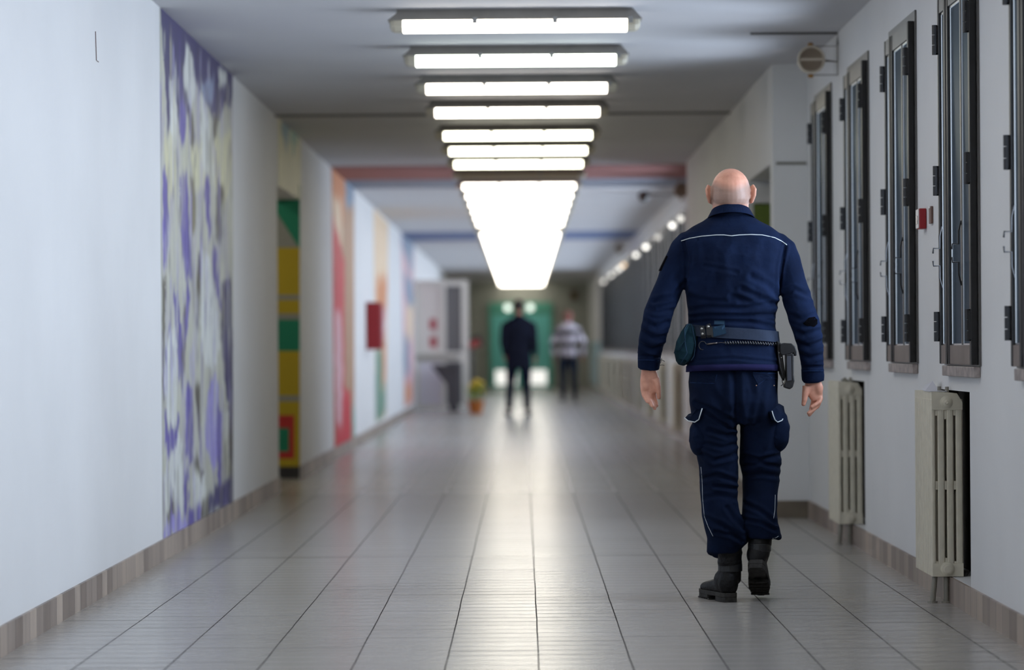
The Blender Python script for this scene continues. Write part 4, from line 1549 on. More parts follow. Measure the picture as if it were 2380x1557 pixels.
# cuffs a little wider than the sleeves above them
tube(bm, [P(1510, 828, -.006), P(1508, 842, .0), P(1507, 857, .005)], [.0445, .0445, .043], 24)
tube(bm, [P(1888, 856, -.004), P(1889, 870, .0), P(1890, 886, .005)], [.0455, .0455, .044], 24)
me = remesh(bm, 0.0058, 5)
J = 0.0062
crease(me, [([(1598, 722), (1640, 713), (1720, 716), (1804, 706)], J, 5), ([(1598, 738), (1660, 733), (1740, 734), (1803, 730)], J * .8, 4), ([(1600, 750), (1650, 745), (1740, 748), (1803, 760)], J, 4.5),
            ([(1640, 580), (1634, 620), (1622, 660)], J * .55, 11), ([(1775, 575), (1768, 620), (1790, 660)], J * .5, 11), ([(1712, 585), (1706, 640), (1716, 690)], J * .45, 13), ([(1725, 672), (1765, 692), (1802, 703)], J * .9, 6), ([(1748, 642), (1785, 664), (1808, 688)], J * .7, 7), ([(1700, 690), (1740, 700), (1790, 704)], J * .7, 6),
            ([(1636, 618), (1680, 626), (1712, 632)], J * .45, 4), ([(1606, 690), (1650, 702), (1700, 702)], J * .6, 6), ([(1590, 562), (1597, 600), (1597, 672)], J * 1.1, 4), ([(1824, 575), (1814, 620), (1812, 676)], J * 1.1, 4),
            ([(1592, 655), (1565, 690), (1520, 700)], J, 5), ([(1586, 680), (1560, 706), (1530, 716)], J * .8, 4), ([(1565, 720), (1530, 724), (1500, 716)], J * .8, 5), ([(1497, 745), (1525, 760), (1552, 748)], J * 1.2, 5),
            ([(1490, 770), (1520, 786), (1550, 780)], J * 1.2, 5), ([(1487, 798), (1515, 812), (1540, 804)], J * 1.2, 5), ([(1484, 826), (1534, 830)], J * .9, 3.5), ([(1815, 690), (1845, 672), (1888, 690)], J * .8, 5), ([(1826, 728), (1860, 742), (1905, 728)], J * .8, 5),
            ([(1840, 765), (1870, 778), (1912, 766)], J * 1.1, 5), ([(1850, 795), (1880, 806), (1915, 792)], J * 1.1, 5), ([(1856, 822), (1880, 832), (1914, 824)], J, 5), ([(1862, 853), (1914, 853)], J * .9, 3.5),
            ([(1607, 838), (1700, 832), (1808, 842)], J * .5, 3), ([(1606, 580), (1612, 640)], J * .4, 9)], seed=3.0)
jacket = obj('jacket', me, navy_j, person, smooth=True)
jco = [v.co.copy() for v in me.vertices]
JB = BVHTree.FromPolygons(jco, [tuple(p.vertices) for p in me.polygons])

bm = bmesh.new()
stack(bm, [rowx(838, 1604, 1804, .118, 0), rowx(870, 1602, 1807, .122, 0), rowx(900, 1601, 1808, .130, -.004), rowx(935, 1604, 1809, .132, -.004), rowx(965, 1608, 1811, .118, .0), rowx(985, 1613, 1812, .10, .008)], 48)
for rows in (LEGL, LEGR):
    stack(bm, [rowx(*r) for r in rows], 34)
tube(bm, [P(1678, 1274, .0), P(1655, 1277, .012)], [(.03, .05), (.022, .03)], 14)
tube(bm, [P(1650, 1283, .0), P(1680, 1271, -.055), P(1725, 1261, -.05), P(1733, 1253, .0)], [.017, .014, .013, .013], 12)
tube(bm, [P(1735, 1232, .0), P(1770, 1240, -.055), P(1803, 1247, -.045), P(1810, 1247, .0), P(1806, 1244, .04)], [.010, .011, .013, .013, .010], 12)
me = remesh(bm, 0.0052, 5)
T = 0.0068
crease(me, [([(1708, 862), (1711, 930), (1716, 990)], T * 1.6, 8), ([(1620, 936), (1665, 956), (1705, 978)], T, 5), ([(1640, 955), (1680, 985), (1714, 1000)], T * .8, 4), ([(1650, 1000), (1690, 1014), (1714, 1008)], T, 5), ([(1625, 1052), (1660, 1070), (1700, 1060), (1714, 1050)], T, 5),
            ([(1640, 1030), (1680, 1040), (1714, 1030)], T * .7, 4), ([(1630, 1112), (1668, 1104), (1712, 1120)], T * 1.1, 5), ([(1660, 1130), (1712, 1136)], T * .8, 4), ([(1632, 1160), (1670, 1150), (1712, 1160)], T * .6, 5), ([(1640, 1205), (1680, 1222), (1718, 1250)], T, 5),
            ([(1690, 1180), (1706, 1205), (1728, 1228)], T * .9, 5), ([(1665, 1235), (1700, 1244), (1722, 1258)], T * .9, 4), ([(1720, 1058), (1765, 1070), (1812, 1058)], T, 5), ([(1724, 1084), (1770, 1076), (1815, 1086)], T * .9, 4), ([(1728, 1106), (1770, 1100), (1812, 1108)], T * .8, 5),
            ([(1726, 1168), (1765, 1186), (1802, 1216)], T, 5), ([(1728, 1206), (1770, 1216), (1800, 1232)], T * .9, 4), ([(1640, 880), (1660, 920), (1690, 950)], T * .6, 7), ([(1775, 880), (1765, 930), (1760, 980)], T * .6, 7), ([(1740, 870), (1752, 920), (1745, 960)], T * .5, 6)], seed=9.0, nscale=(13, 13, 10), namp=.0042)
trousers = obj('trousers', me, navy_t, person, smooth=True)
tco = [v.co.copy() for v in me.vertices]
TB = BVHTree.FromPolygons(tco, [tuple(p.vertices) for p in me.polygons])


def snap(tree, u, v, off=0.0015):
    """where the line of sight through (u, v) meets the cloth, lifted by off towards the camera"""
    o = Vector((0, 0, HC)) - R0
    x, z = ray(u, v)
    d = Vector((x, 1, z)).normalized()
    h = tree.ray_cast(o, d)[0]
    return (h if h else P(u, v, -.1)) - d * off


def cord(name, tree, line, r, m, parent, off=0.0012, step=5.0, n=8):
    pts = []
    for (a, b), (c, d) in zip(line, line[1:]):
        k = max(1, int(math.hypot(c - a, d - b) / step))
        pts += [snap(tree, a + (c - a) * i / k, b + (d - b) * i / k, off) for i in range(k)]
    pts.append(snap(tree, *line[-1], off))
    bm = bmesh.new()
    tube(bm, pts, r, n)
    return obj(name, bm, m, parent, smooth=True)


def patch(name, tree, poly, thick, m, parent, off=0.001, bevel=0.0, cuts=3):
    """a flat cloth piece of real thickness lying on the garment"""
    bm = bmesh.new()
    f = bm.faces.new([bm.verts.new((u, v, 0)) for u, v in poly])
    bmesh.ops.triangulate(bm, faces=[f])
    bmesh.ops.subdivide_edges(bm, edges=bm.edges[:], cuts=cuts, use_grid_fill=True)
    top = {}
    edge = [e for e in bm.edges if e.is_boundary]
    bot = {}
    for vv in bm.verts[:]:
        u, v = vv.co.x, vv.co.y
        top[vv] = snap(tree, u, v, off + thick)
        bot[vv] = snap(tree, u, v, off * 0.2)
    low = {}
    for e in edge:
        for vv in e.verts:
            if vv not in low:
                low[vv] = bm.verts.new(bot[vv])
        a, b = e.verts
        bm.faces.new((a, b, low[b], low[a]))
    for vv, p in top.items():
        vv.co = p
    o = obj(name, bm, m, parent, smooth=False, bevel=bevel)
    return o


pipe_w = mat('white_piping', srgb(206, 214, 218), 0.5)
seam_m = cloth_mat('navy_seam', (0.016, 0.036, 0.10))
teal = cloth_mat('blue_webbing', (0.022, 0.048, 0.085), 1400)
cord('piping', JB, [(1583, 560), (1602, 554), (1630, 549), (1665, 546), (1682, 546), (1700, 548), (1718, 546), (1745, 545), (1772, 546), (1800, 552), (1816, 560), (1829, 569)], 0.0018, pipe_w, jacket)
# collar: folded-over band round the neck
bm = bmesh.new()
rings = []
prof = [(0, 0.0), (0, 0.004), (1, 0.004), (1, 0.0)]
nn = 48
cx = P(1699, 500).x
for k in range(nn):
    a = 2 * PI * k / nn
    c, s = math.cos(a), math.sin(a)
    q = []
    for f, th in prof:
        rx, ry = (.0745 + .022 * f + th), (.068 + .026 * f + th)
        vb = 475 + (495 - 475) * f
        vs = 489 + (512 - 489) * f
        zz = P(1699, vb if s < 0 else vs, 0).z + (P(1699, vs).z - P(1699, vb).z) * (1 - abs(s) if s < 0 else s * 0.6)
        q.append(bm.verts.new((cx + rx * c, 0.012 + ry * s, zz)))
    rings.append(q)
for k in range(nn):
    a, b = rings[k], rings[(k + 1) % nn]
    for i in range(4):
        bm.faces.new((a[i], b[i], b[(i + 1) % 4], a[(i + 1) % 4]))
obj('collar', bm, navy_j, jacket, smooth=False, bevel=0.0015)
# inner collar stand, dark in the gap under the fold
bm = bmesh.new()
tube(bm, [P(1699, 512, .016), P(1699, 487, .015)], [(.080, .072), (.0755, .067)], 36)
obj('collar_stand', bm, navy_t, jacket, smooth=True)
# lining strip showing under the jacket hem
bm = bmesh.new()
ring = []
nn = 64
for k in range(nn):
    a = 2 * PI * k / nn
    q = []
    for v in (850, 864):
        uL, uR, b, y = torso_at(min(v, 858))
        cc = P((uL + uR) / 2, v - (4 if math.sin(a) < 0 else 0) * abs(math.sin(a)), y)
        for g in (0.0035, -0.004):
            c, s = math.cos(a), math.sin(a)
            q.append(bm.verts.new((cc.x + ((uR - uL) / 2 * S + g) * math.copysign(abs(c) ** .87, c), cc.y + (b + g) * math.copysign(abs(s) ** .87, s), cc.z)))
    ring.append(q)
for k in range(nn):
    a, b = ring[k], ring[(k + 1) % nn]
    for i, j in ((0, 1), (1, 3), (3, 2), (2, 0)):
        bm.faces.new((a[i], b[i], b[j], a[j]))
obj('jacket_hem', bm, cloth_mat('violet_hem_lining', (0.016, 0.016, 0.060)), jacket, smooth=True)
# arm patches, torn elbow, loose threads
for nm, q, n_ in (('sleeve_patch', ((1549, 593), (1553, 597), (1538, 630), (1532, 628)), -1), ('sleeve_patch', ((1849, 596), (1853, 594), (1862, 622), (1858, 626)), 1)):
    bm = bmesh.new()
    prism(bm, [P(u, v, -.035) for u, v in q], Vector((0, 0.075, 0)))
    obj(nm, bm, cloth_mat('black_arm_badge', (0.004, 0.004, 0.006)), jacket, bevel=0.001)
patch('elbow_tear', JB, [(1866, 752), (1874, 744), (1880, 738), (1893, 736), (1900, 743), (1900, 753), (1892, 760), (1884, 757), (1876, 758)], 0.0012, mat('torn_black_cloth', (0.003, 0.003, 0.004), 0.95, spec=0.0), jacket, cuts=2)
bm = bmesh.new()
for a in (((1531, 838, -.02), (1538, 836, -.03), (1545, 840, -.03)), ((1531, 846, -.02), (1536, 842, -.03), (1538, 832, -.03)), ((1532, 850, -.02), (1538, 848, -.025), (1544, 849, -.03))):
    tube(bm, [P(*q) for q in a], 0.0012, 5)
obj('loose_thread', bm, M['black'], jacket)
for line in ([(1866, 862), (1913, 862)], [(1484, 836), (1532, 838)]):
    cord('cuff_seam', JB, line, 0.0016, seam_m, jacket, off=0.0004)
# trouser details
for line in ([(1604, 889), (1630, 890), (1660, 891), (1666, 870)], [(1750, 869), (1762, 894), (1780, 880)], [(1756, 873), (1806, 880)], [(1750, 866), (1806, 868)]):
    cord('pocket_seam', TB, line, 0.0016, seam_m, trousers, off=0.0006)
patch('back_pocket_flap', TB, [(1606, 868), (1666, 869), (1661, 891), (1605, 889)], 0.0025, navy_t, trousers, cuts=3)
patch('back_pocket_flap', TB, [(1750, 868), (1804, 870), (1800, 882), (1778, 882), (1762, 894)], 0.0025, navy_t, trousers, cuts=3)
for u, v in ((1758, 896), (1799, 896)):
    bm = bmesh.new()
    ball(bm, snap(TB, u, v, .001), .0026, 8)
    obj('rivet', bm, mat('copper_rivet', srgb(190, 150, 120), 0.3, 0.8), trousers)


def cargo(side, c, r, flap, pipe, seam):
    bm = bmesh.new()
    ball(bm, P(*c), r, 28)
    me = remesh(bm, 0.006, 2)
    co, no = get_co(me), get_no(me)
    for i, q in enumerate(co):
        s = Vector((q[0] * 20 + 5, q[1] * 20, q[2] * 30))
        co[i] += no[i] * 0.005 * (1 - 2 * abs(noise.noise(s)))
    set_co(me, co)
    o = obj('cargo_pocket', me, navy_t, trousers, smooth=True)
    bm = bmesh.new()
    f0 = [bm.verts.new(P(*q)) for q in flap]
    n_ = len(f0)
    cen = sum((v.co for v in f0), Vector()) / n_
    off = Vector((side * 0.006, -0.004, 0.0))
    f1 = [bm.verts.new(v.co - off * 1.6) for v in f0]
    c0, c1 = bm.verts.new(cen + off), bm.verts.new(cen - off * 1.6)
    for i in range(n_):
        j = (i + 1) % n_
        bm.faces.new((f0[i], f0[j], c0))
        bm.faces.new((f1[j], f1[i], c1))
        bm.faces.new((f0[j], f0[i], f1[i], f1[j]))
    obj('pocket_flap', bm, navy_t, o, bevel=0.001)
    bm = bmesh.new()
    tube(bm, [P(*q) + Vector((side * .002, -.004, 0)) for q in pipe], 0.0021, 8)
    obj('flap_piping', bm, pipe_w, o, smooth=True)
    return o


cargo(-1, (1627, 1016, -.01), (.042, .070, .076),
      [(1592, 971, .03), (1600, 979, -.02), (1616, 982, -.075), (1625, 976, -.095), (1633, 949, -.108), (1618, 950, -.09), (1606, 960, -.03), (1600, 962, .03)],
      [(1592, 971, .03), (1600, 978, -.024), (1616, 981, -.08), (1625, 975, -.098), (1629, 962, -.106), (1633, 949, -.112)], None)
cargo(1, (1806, 1000, .008), (.050, .068, .086),
      [(1793, 956, -.104), (1799, 976, -.10), (1806, 981, -.09), (1818, 976, -.05), (1825, 962, .02), (1822, 944, .03), (1812, 938, -.02), (1803, 946, -.075)],
      [(1793, 955, -.110), (1796, 966, -.108), (1800, 976, -.104), (1806, 981, -.094), (1816, 977, -.058), (1825, 962, .015)], None)
cord('side_piping', TB, [(1629, 1085), (1632, 1120), (1633, 1160), (1637, 1200), (1646, 1224), (1657, 1246)], 0.0009, pipe_w, trousers)
cord('side_piping', TB, [(1802, 1150), (1801, 1185), (1798, 1205)], 0.0009, pipe_w, trousers)
cord('cuff_piping', TB, [(1796, 1251), (1803, 1250), (1809, 1246)], 0.0012, pipe_w, trousers)

# boots
leather = mat('black_boot_leather', (0.0045, 0.0045, 0.0055), 0.5, spec=0.25, var=0.3, scale=20, bump=0.25, bscale=90)
rubber = mat('worn_boot_sole', (0.026, 0.024, 0.022), 0.85, var=0.4, scale=40, bump=0.3, bscale=120)


def boot(h, m, shaft):
    bm = bmesh.new()
    foot(bm, h, m)
    ball(bm, h + m @ Vector((0, .062, .085)), (.046, .062, .050), 18, m)
    ball(bm, h + m @ Vector((0, .03, .075)), (.043, .036, .055), 18, m)
    tube(bm, shaft[0], shaft[1], 26)
    for p, r in shaft[2]:
        tube(bm, [p + Vector((0, 0, -.012)), p, p + Vector((0, 0, .012))], [r - .002, r + .0015, r - .002], 24)
    o = obj('boot', remesh(bm, 0.005, 3), leather, person, smooth=True)
    L3 = lambda x, y, z: h + m @ Vector((x, y, z))
    out = [(-.026, 0), (-.036, .03), (-.035, .09), (-.044, .16), (-.048, .22), (-.038, .27), (-.014, .297), (.012, .297), (.034, .27), (.043, .22), (.041, .16), (.034, .09), (.036, .03), (.026, 0)]
    bm = bmesh.new()
    prism(bm, [L3(x, y, .020) for x, y in out], m @ Vector((0, 0, .018)))
    heel = [(x, y) for x, y in out if y < .1]
    prism(bm, [L3(x * .98, y, .0) for x, y in heel], m @ Vector((0, 0, .0199)))
    fore = [q for q in out if q[1] > .13]
    prism(bm, [L3(x * .97, y, .006) for x, y in fore], m @ Vector((0, 0, .0139)))
    for k in range(5):
        y = .15 + k * .028
        prism(bm, [L3(-.04, y, .0), L3(.036, y, .0), L3(.036, y + .016, .0), L3(-.04, y + .016, .0)], m @ Vector((0, 0, .0059)))
    obj('sole', bm, rubber, o, bevel=0.002)
    bm = bmesh.new()
    c, r = shaft[3]
    tube(bm, [c + Vector((0, 0, -.016)), c + Vector((0, 0, .016))], [r, r], 26)
    obj('strap', bm, mat('boot_strap', (0.011, 0.012, 0.014), 0.4), o, bevel=0.002)


boot(HEEL_L, MAT_L, ([P(1696, 1258, -.010), P(1696, 1290, -.010), P(1696, 1318, -.006), P(1698, 1345, .0), HEEL_L + MAT_L @ Vector((0, .05, .075))], [.050, .0495, .047, .044, .042],
                     [(P(1696, 1284, -.010), .0515), (P(1696, 1306, -.008), .050)], (P(1697, 1318, -.006), .0495)))
boot(HEEL_R, MAT_R, ([P(1768, 1218, -.008), P(1768, 1245, -.016), P(1766, 1270, -.024), P(1764, 1286, -.032), HEEL_R + MAT_R @ Vector((0, .05, .075))], [.049, .0475, .045, .044, .043],
                     [(P(1768, 1240, -.014), .0495), (P(1766, 1262, -.022), .048)], (P(1765, 1272, -.025), .0475)))


# belt and what is fixed to it
def belt_pt(a, dv, g):
    c, s = math.cos(a), math.sin(a)
    vm = 775 + 9 * c
    uL, uR, b, y = torso_at(vm + dv)
    cc = P((uL + uR) / 2, vm + dv, y)
    return Vector((cc.x + ((uR - uL) / 2 * S + g) * math.copysign(abs(c) ** .87, c), cc.y + (b + g) * math.copysign(abs(s) ** .87, s), cc.z))


nn = 72
bm = bmesh.new()
ring = [[bm.verts.new(belt_pt(2 * PI * k / nn, dv, g)) for dv, g in ((-13, .004), (-13, .0115), (13, .0115), (13, .004))] for k in range(nn)]
for k in range(nn):
    a, b = ring[k], ring[(k + 1) % nn]
    for i in range(4):
        bm.faces.new((a[i], b[i], b[(i + 1) % 4], a[(i + 1) % 4]))
belt_me_bm = bm.copy()
belt = obj('belt', bm, cloth_mat('grey_blue_belt_webbing', (0.030, 0.040, 0.066), 1500), person, smooth=False, bevel=0.001)
belt_me_bm.verts.ensure_lookup_table()
for v_ in jco:
    pass
BB = BVHTree.FromBMesh(belt_me_bm)
belt_me_bm.free()


def bsnap(u, v, off):
    a, b = snap(BB, u, v, off), snap(JB, u, v, off)
    return a if a.y < b.y else b


class Both:
    def ray_cast(self, o, d):
        a, b = BB.ray_cast(o, d), JB.ray_cast(o, d)
        if a[0] is None:
            return b
        if b[0] is None:
            return a
        return a if a[3] < b[3] else b


BJ = Both()
patch('keeper', BJ, [(1660, 745), (1684, 745), (1684, 754), (1660, 754)], .004, teal, belt, cuts=2)
patch('keeper', BJ, [(1651, 761), (1684, 754), (1688, 775), (1659, 783)], .006, teal, belt, cuts=3)
patch('snap_tab', BJ, [(1626, 758), (1637, 757), (1641, 786), (1629, 787)], .006, M['black'], belt, cuts=3)
patch('snap_tab', BJ, [(1641, 755), (1650, 751), (1656, 762), (1658, 784), (1643, 785)], .007, M['black'], belt, cuts=3)
chrome = mat('steel_snap', (0.55, 0.53, 0.50), 0.3, 1.0)
for u, v in ((1631, 764), (1633, 776), (1646, 759)):
    bm = bmesh.new()
    ball(bm, snap(BJ, u, v, .0075), (.0055, .004, .0055), 14)
    obj('snap_button', bm, chrome, belt, smooth=True)
# pouch on the hip
bm = bmesh.new()
A, B = P(1607, 756, -.02), P(1584, 846, -.045)
rows = [(0.0, .012, .030), (.06, .024, .050), (.25, .036, .060), (.5, .043, .064), (.75, .040, .060), (.93, .026, .050), (1.0, .014, .036)]
tube(bm, [A.lerp(B, t_) for t_, a, b in rows], [(a, b) for t_, a, b in rows], 24, power=3.4)
pouch = obj('belt_pouch', bm, cloth_mat('dark_teal_canvas', (0.010, 0.030, 0.042), 1400), person, smooth=False, bevel=0.001)
bm = bmesh.new()
fl = [(1604, 752, -.085), (1592, 764, -.092), (1576, 790, -.080), (1568, 821, -.05), (1580, 812, -.095), (1592, 792, -.112), (1593, 770, -.108)]
prism(bm, [P(*q) for q in fl], Vector((-.004, -.005, 0)))
bmesh.ops.triangulate(bm, faces=[f for f in bm.faces if len(f.verts) > 4])
obj('pouch_flap', bm, cloth_mat('teal_flap_canvas', (0.014, 0.038, 0.052), 1400), pouch)
for line in ([(1592, 792, -.116), (1591, 766, -.112), (1598, 753, -.10), (1607, 754, -.095), (1612, 775, -.092), (1617, 800, -.09), (1613, 828, -.092), (1606, 838, -.098)], [(1568, 821, -.06), (1580, 812, -.102), (1592, 792, -.118), (1594, 806, -.12), (1597, 820, -.118), (1582, 846, -.085)]):
    bm = bmesh.new()
    tube(bm, [P(*q) for q in line], .0018, 6)
    obj('edging', bm, teal, pouch, smooth=True)
# spiral lanyard from ring to holster
bm = bmesh.new()
pts = []
turns, npt = 21, 21 * 14
for i in range(npt + 1):
    f = i / npt
    u = 1683 + (1806 - 1683) * f
    v = 797 - 1.5 * math.sin(f * PI) + 4.0 * f * f
    base = snap(BJ, u, v, .0125)
    a = 2 * PI * turns * f
    pts.append(base + Vector((0, math.cos(a) * .0062, math.sin(a) * .0068)))
tube(bm, pts, .0019, 6)
lany = obj('spiral_lanyard', bm, mat('glossy_black_cord', (0.010, 0.011, 0.015), 0.12, spec=1.0, coat=1.0), person, smooth=True)
bm = bmesh.new()
tube(bm, [snap(BJ, 1642, 800, .006), snap(BJ, 1651, 799, .006), snap(BJ, 1667, 797, .006)], .0035, 8)
tube(bm, [snap(BJ, 1667, 797, .006), snap(BJ, 1676, 796, .006), snap(BJ, 1684, 797, .010)], .0015, 6)
obj('swivel_clip', bm, mat('dark_metal_clip', (0.16, 0.14, 0.13), 0.35, 0.9), lany, smooth=True)
bm = bmesh.new()
cc = snap(BJ, 1633, 803, .006)
tube(bm, [cc + Vector((.015 * math.cos(2 * PI * k / 24), 0, .017 * math.sin(2 * PI * k / 24))) for k in range(24)], .0016, 6, closed=True)
obj('ring', bm, mat('dark_split_ring', (0.1, 0.1, 0.1), 0.3, 0.9), lany, smooth=True)
# holster on the other hip
hol = thing('holster', (0, 0, 0), '-', 'x')
for k in ('label', 'category'):
    del hol[k]
hol.parent = person


def slab(name, poly, y0, y1, m, bev=.003):
    bm = bmesh.new()
    prism(bm, [P(u, v, y0) for u, v in poly], Vector((0, y1 - y0, 0)))
    return obj(name, bm, m, hol, bevel=bev)


blk = mat('black_holster_leather', (0.008, 0.008, 0.009), 0.55, var=0.3)
slab('hanger', [(1806, 792), (1816, 798), (1820, 830), (1826, 872), (1823, 886), (1814, 868), (1808, 830)], -.07, .01, blk)
slab('cap', [(1813, 800), (1824, 797), (1840, 798), (1848, 805), (1852, 816), (1852, 826), (1848, 828), (1844, 820), (1838, 822), (1820, 826), (1814, 822)], -.085, -.01, M['black'])
slab('grip', [(1827, 823), (1845, 822), (1845, 870), (1847, 885), (1843, 900), (1836, 905), (1824, 901), (1823, 893), (1828, 884)], -.09, -.02, M['black'], .004)
slab('grip_plate', [(1829, 828), (1838, 827), (1840, 884), (1830, 886)], -.0935, -.0905, mat('dark_grey_plate', (0.045, 0.048, 0.062), 0.5), .001)
bm = bmesh.new()
tube(bm, [P(1808, 815, -.085), P(1813, 850, -.09), P(1819, 872, -.085), P(1818, 886, -.08)], .0016, 6)
tube(bm, [P(1818, 886, -.08), P(1820, 893, -.08), P(1815, 897, -.08)], .0018, 6)
obj('hook_cord', bm, M['black'], hol, smooth=True)
bm = bmesh.new()
for u, v in ((1811, 820), (1816, 831)):
    ball(bm, P(u, v, -.074), .0025, 8)
obj('stud', bm, chrome, hol)


# ---- the two people further off
def figure(root_loc, h, label, coat, legs, skin, hem, arms, feet, stripe=None, hair=None, facing=0.0):
    s = h / 1.75
    t = thing('person', root_loc, label, 'person', rz=facing)
    W = lambda x, y, z: Vector((x * s, y * s, z * s))
    T0 = [(.86, .160, .105, 0), (.95, .172, .112, 0), (1.05, .165, .105, .005), (1.18, .178, .115, .0), (1.30, .196, .122, -.004), (1.39, .205, .112, 0), (1.44, .170, .095, .006), (1.475, .105, .078, .01), (1.51, .062, .062, .014)]
    rows = lambda g, z0: [(W(0, y, z), (a + g) * s, (b + g) * s) for z, a, b, y in T0 if z >= z0]

    def legpts(k):
        hx, fx = k * .09, feet[0 if k < 0 else 1]
        return [W(hx, 0, .90), W(hx * .6 + fx * .4, .012, .66), W(hx * .4 + fx * .6, .015, .48), W(hx * .2 + fx * .8, -.01, .32), W(fx, -.02, .09)]

    def armpts(k):
        e, w_ = arms[0 if k < 0 else 1]
        return [W(k * .185, 0, 1.40), W(k * .215, -.005, 1.30), W(*e), W(*w_)]
    bm = bmesh.new()
    stack(bm, rows(-.014, .86), 30)
    tube(bm, [W(0, .01, 1.44), W(0, .014, 1.50), W(0, .02, 1.57)], [.066 * s, .058 * s, .056 * s], 18)
    head(bm, W(0, .03, 1.66), s)
    for k in (-1, 1):
        p = legpts(k)
        tube(bm, p, [.082 * s, .07 * s, .053 * s, .052 * s, .036 * s], 16)
        fx = p[-1]
        tube(bm, [fx + W(0, -.045, -.045), fx + W(0, .02, -.04), fx + W(k * .02, .12, -.055), fx + W(k * .03, .19, -.065)], [.034 * s, .040 * s, (.042 * s, .026 * s), (.026 * s, .016 * s)], 14)
        p = armpts(k)
        tube(bm, p, [.05 * s, .048 * s, .038 * s, .027 * s], 14)
        d = (p[3] - p[2]).normalized()
        q = p[3]
        palm = ([q, q + d * .04 * s, q + d * .085 * s], [(.020 * s, .026 * s), (.019 * s, .036 * s), (.015 * s, .036 * s)])
        fs = []
        for i, (yy, ln) in enumerate(((.027, .066), (.009, .075), (-.009, .070), (-.026, .054))):
            b0 = q + d * .082 * s + W(0, yy, 0)
            fs.append(([b0, b0 + d * ln * .45 * s, b0 + d * ln * .8 * s + W(-k * .008, 0, 0), b0 + d * ln * s + W(-k * .016, 0, 0)], [.0092 * s, .0088 * s, .008 * s, .007 * s]))
        th = ([q + d * .03 * s + W(0, .03, 0), q + d * .06 * s + W(-k * .006, .048, 0), q + d * .085 * s + W(-k * .01, .054, 0), q + d * .105 * s + W(-k * .012, .055, 0)], [.012 * s, .011 * s, .0095 * s, .0075 * s])
        hand(bm, palm, fs, th)
    obj('body', remesh(bm, .0075, 2), skin, t, smooth=True)
    bm = bmesh.new()
    low = [(W(0, 0, hem), .178 * s, .122 * s)] if hem < .86 else []
    stack(bm, low + rows(.006, max(hem, .86)), 36)
    for k in (-1, 1):
        p = armpts(k)
        p[3] = p[3] + (p[2] - p[3]).normalized() * .012
        tube(bm, p, [.064 * s, .062 * s, .052 * s, .04 * s], 18)
    me = remesh(bm, .012, 4)
    co, no = get_co(me), get_no(me)
    for i, q in enumerate(co):
        co[i] += no[i] * .006 * (1 - 2 * abs(noise.noise(Vector(q) * 11)))
    set_co(me, co)
    c = obj('coat' if hem < .8 else 'sweater', me, coat, t, smooth=True)
    bm = bmesh.new()
    tube(bm, [W(0, .012, 1.475), W(0, .012, 1.525)], [(.078 * s, .074 * s), (.068 * s, .066 * s)], 24)
    obj('collar', bm, coat, c, smooth=True)
    bm = bmesh.new()
    stack(bm, [(W(0, 0, .82), .150 * s, .10 * s), (W(0, 0, .93), .160 * s, .104 * s), (W(0, 0, 1.0), .15 * s, .10 * s)], 30)
    for k in (-1, 1):
        p = legpts(k)
        tube(bm, p, [.098 * s, .084 * s, .066 * s, .062 * s, .056 * s], 20)
    obj('trousers', remesh(bm, .012, 4), legs, t, smooth=True)
    for k in (-1, 1):
        fx = legpts(k)[-1]
        bm = bmesh.new()
        tube(bm, [fx + W(0, -.062, -.05), fx + W(0, -.03, -.042), fx + W(0, .03, -.038), fx + W(k * .02, .13, -.05), fx + W(k * .03, .20, -.06), fx + W(k * .03, .215, -.066)],
             [(.034 * s, .032 * s), (.044 * s, .042 * s), (.047 * s, .046 * s), (.050 * s, .034 * s), (.036 * s, .024 * s), (.02 * s, .014 * s)], 18)
        sh = obj('shoe', bm, M['black'], t, smooth=True)
        bm = bmesh.new()
        prism(bm, [fx + W(x + (k * .03 if y > .1 else 0), y, -.09) for x, y in ((-.034, -.07), (-.042, 0), (-.05, .12), (-.02, .22), (.02, .22), (.05, .12), (.042, 0), (.034, -.07))], W(0, 0, .018))
        obj('sole', bm, rubber, sh)
    if hair:
        bm = bmesh.new()
        c0 = W(0, .03, 1.66)
        ball(bm, c0 + W(0, -.014, .012), (.083 * s, .092 * s, .088 * s), 20)
        ball(bm, c0 + W(0, -.034, -.03), (.079 * s, .068 * s, .055 * s), 16)
        obj('hair', remesh(bm, .007, 2), hair, t, smooth=True)
    return t


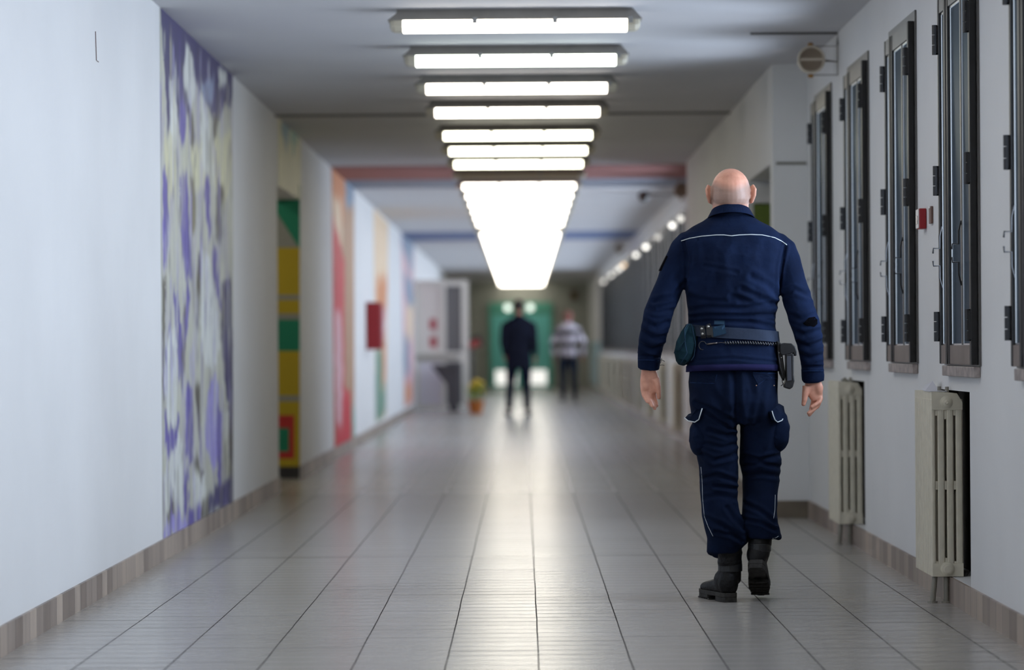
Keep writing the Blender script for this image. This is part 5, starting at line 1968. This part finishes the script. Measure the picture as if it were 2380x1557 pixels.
d2 = 44.6
figure((pt(1207, 960, d2).x, d2, 0), 1.76, 'person in a long dark navy coat walking away mid-corridor before the mint door', cloth_mat('dark_navy_coat', (0.012, 0.014, 0.026)), cloth_mat('navy_work_trousers', (0.008, 0.010, 0.024)),
       skin_mat('skin_of_coat_wearer', srgb(168, 112, 86)), .70, [((-.235, -.05, 1.12), (-.205, .03, .90)), ((.235, -.05, 1.12), (.245, .02, .88))], (-.155, .125), hair=mat('dark_short_hair', srgb(46, 36, 30), 0.8))


def stripes():
    m, nt, out = new_mat('grey_striped_knit')
    L = nt.links.new
    b = nt.nodes.new('ShaderNodeBsdfPrincipled')
    b.inputs['Roughness'].default_value = 0.9
    tc = nt.nodes.new('ShaderNodeTexCoord')
    sx = nt.nodes.new('ShaderNodeSeparateXYZ')
    L(tc.outputs['Object'], sx.inputs[0])
    k = nt.nodes.new('ShaderNodeMath')
    k.operation = 'MULTIPLY'
    k.inputs[1].default_value = 2 * PI / 0.25
    L(sx.outputs['Z'], k.inputs[0])
    s = nt.nodes.new('ShaderNodeMath')
    s.operation = 'SINE'
    L(k.outputs[0], s.inputs[0])
    g = nt.nodes.new('ShaderNodeMath')
    g.operation = 'GREATER_THAN'
    g.inputs[1].default_value = 0.15
    L(s.outputs[0], g.inputs[0])
    mx = nt.nodes.new('ShaderNodeMix')
    mx.data_type = 'RGBA'
    mx.inputs[6].default_value = (*srgb(172, 164, 172), 1)
    mx.inputs[7].default_value = (*srgb(70, 64, 66), 1)
    L(g.outputs[0], mx.inputs[0])
    L(mx.outputs[2], b.inputs['Base Color'])
    L(b.outputs[0], out.inputs['Surface'])
    return m


d3 = 56.0
figure((pt(1321, 930, d3).x, d3, 0), 1.72, 'person in a grey striped sweater and dark jeans walking near the right wall far off', stripes(), cloth_mat('dark_jeans', (0.014, 0.020, 0.036)),
       skin_mat('skin_of_sweater_wearer', srgb(140, 84, 70)), .83, [((-.30, -.05, 1.13), (-.27, .0, .88)), ((.30, -.05, 1.13), (.28, .0, .88))], (-.10, .12), hair=mat('reddish_brown_hair', srgb(110, 62, 50), 0.8), facing=0.0)
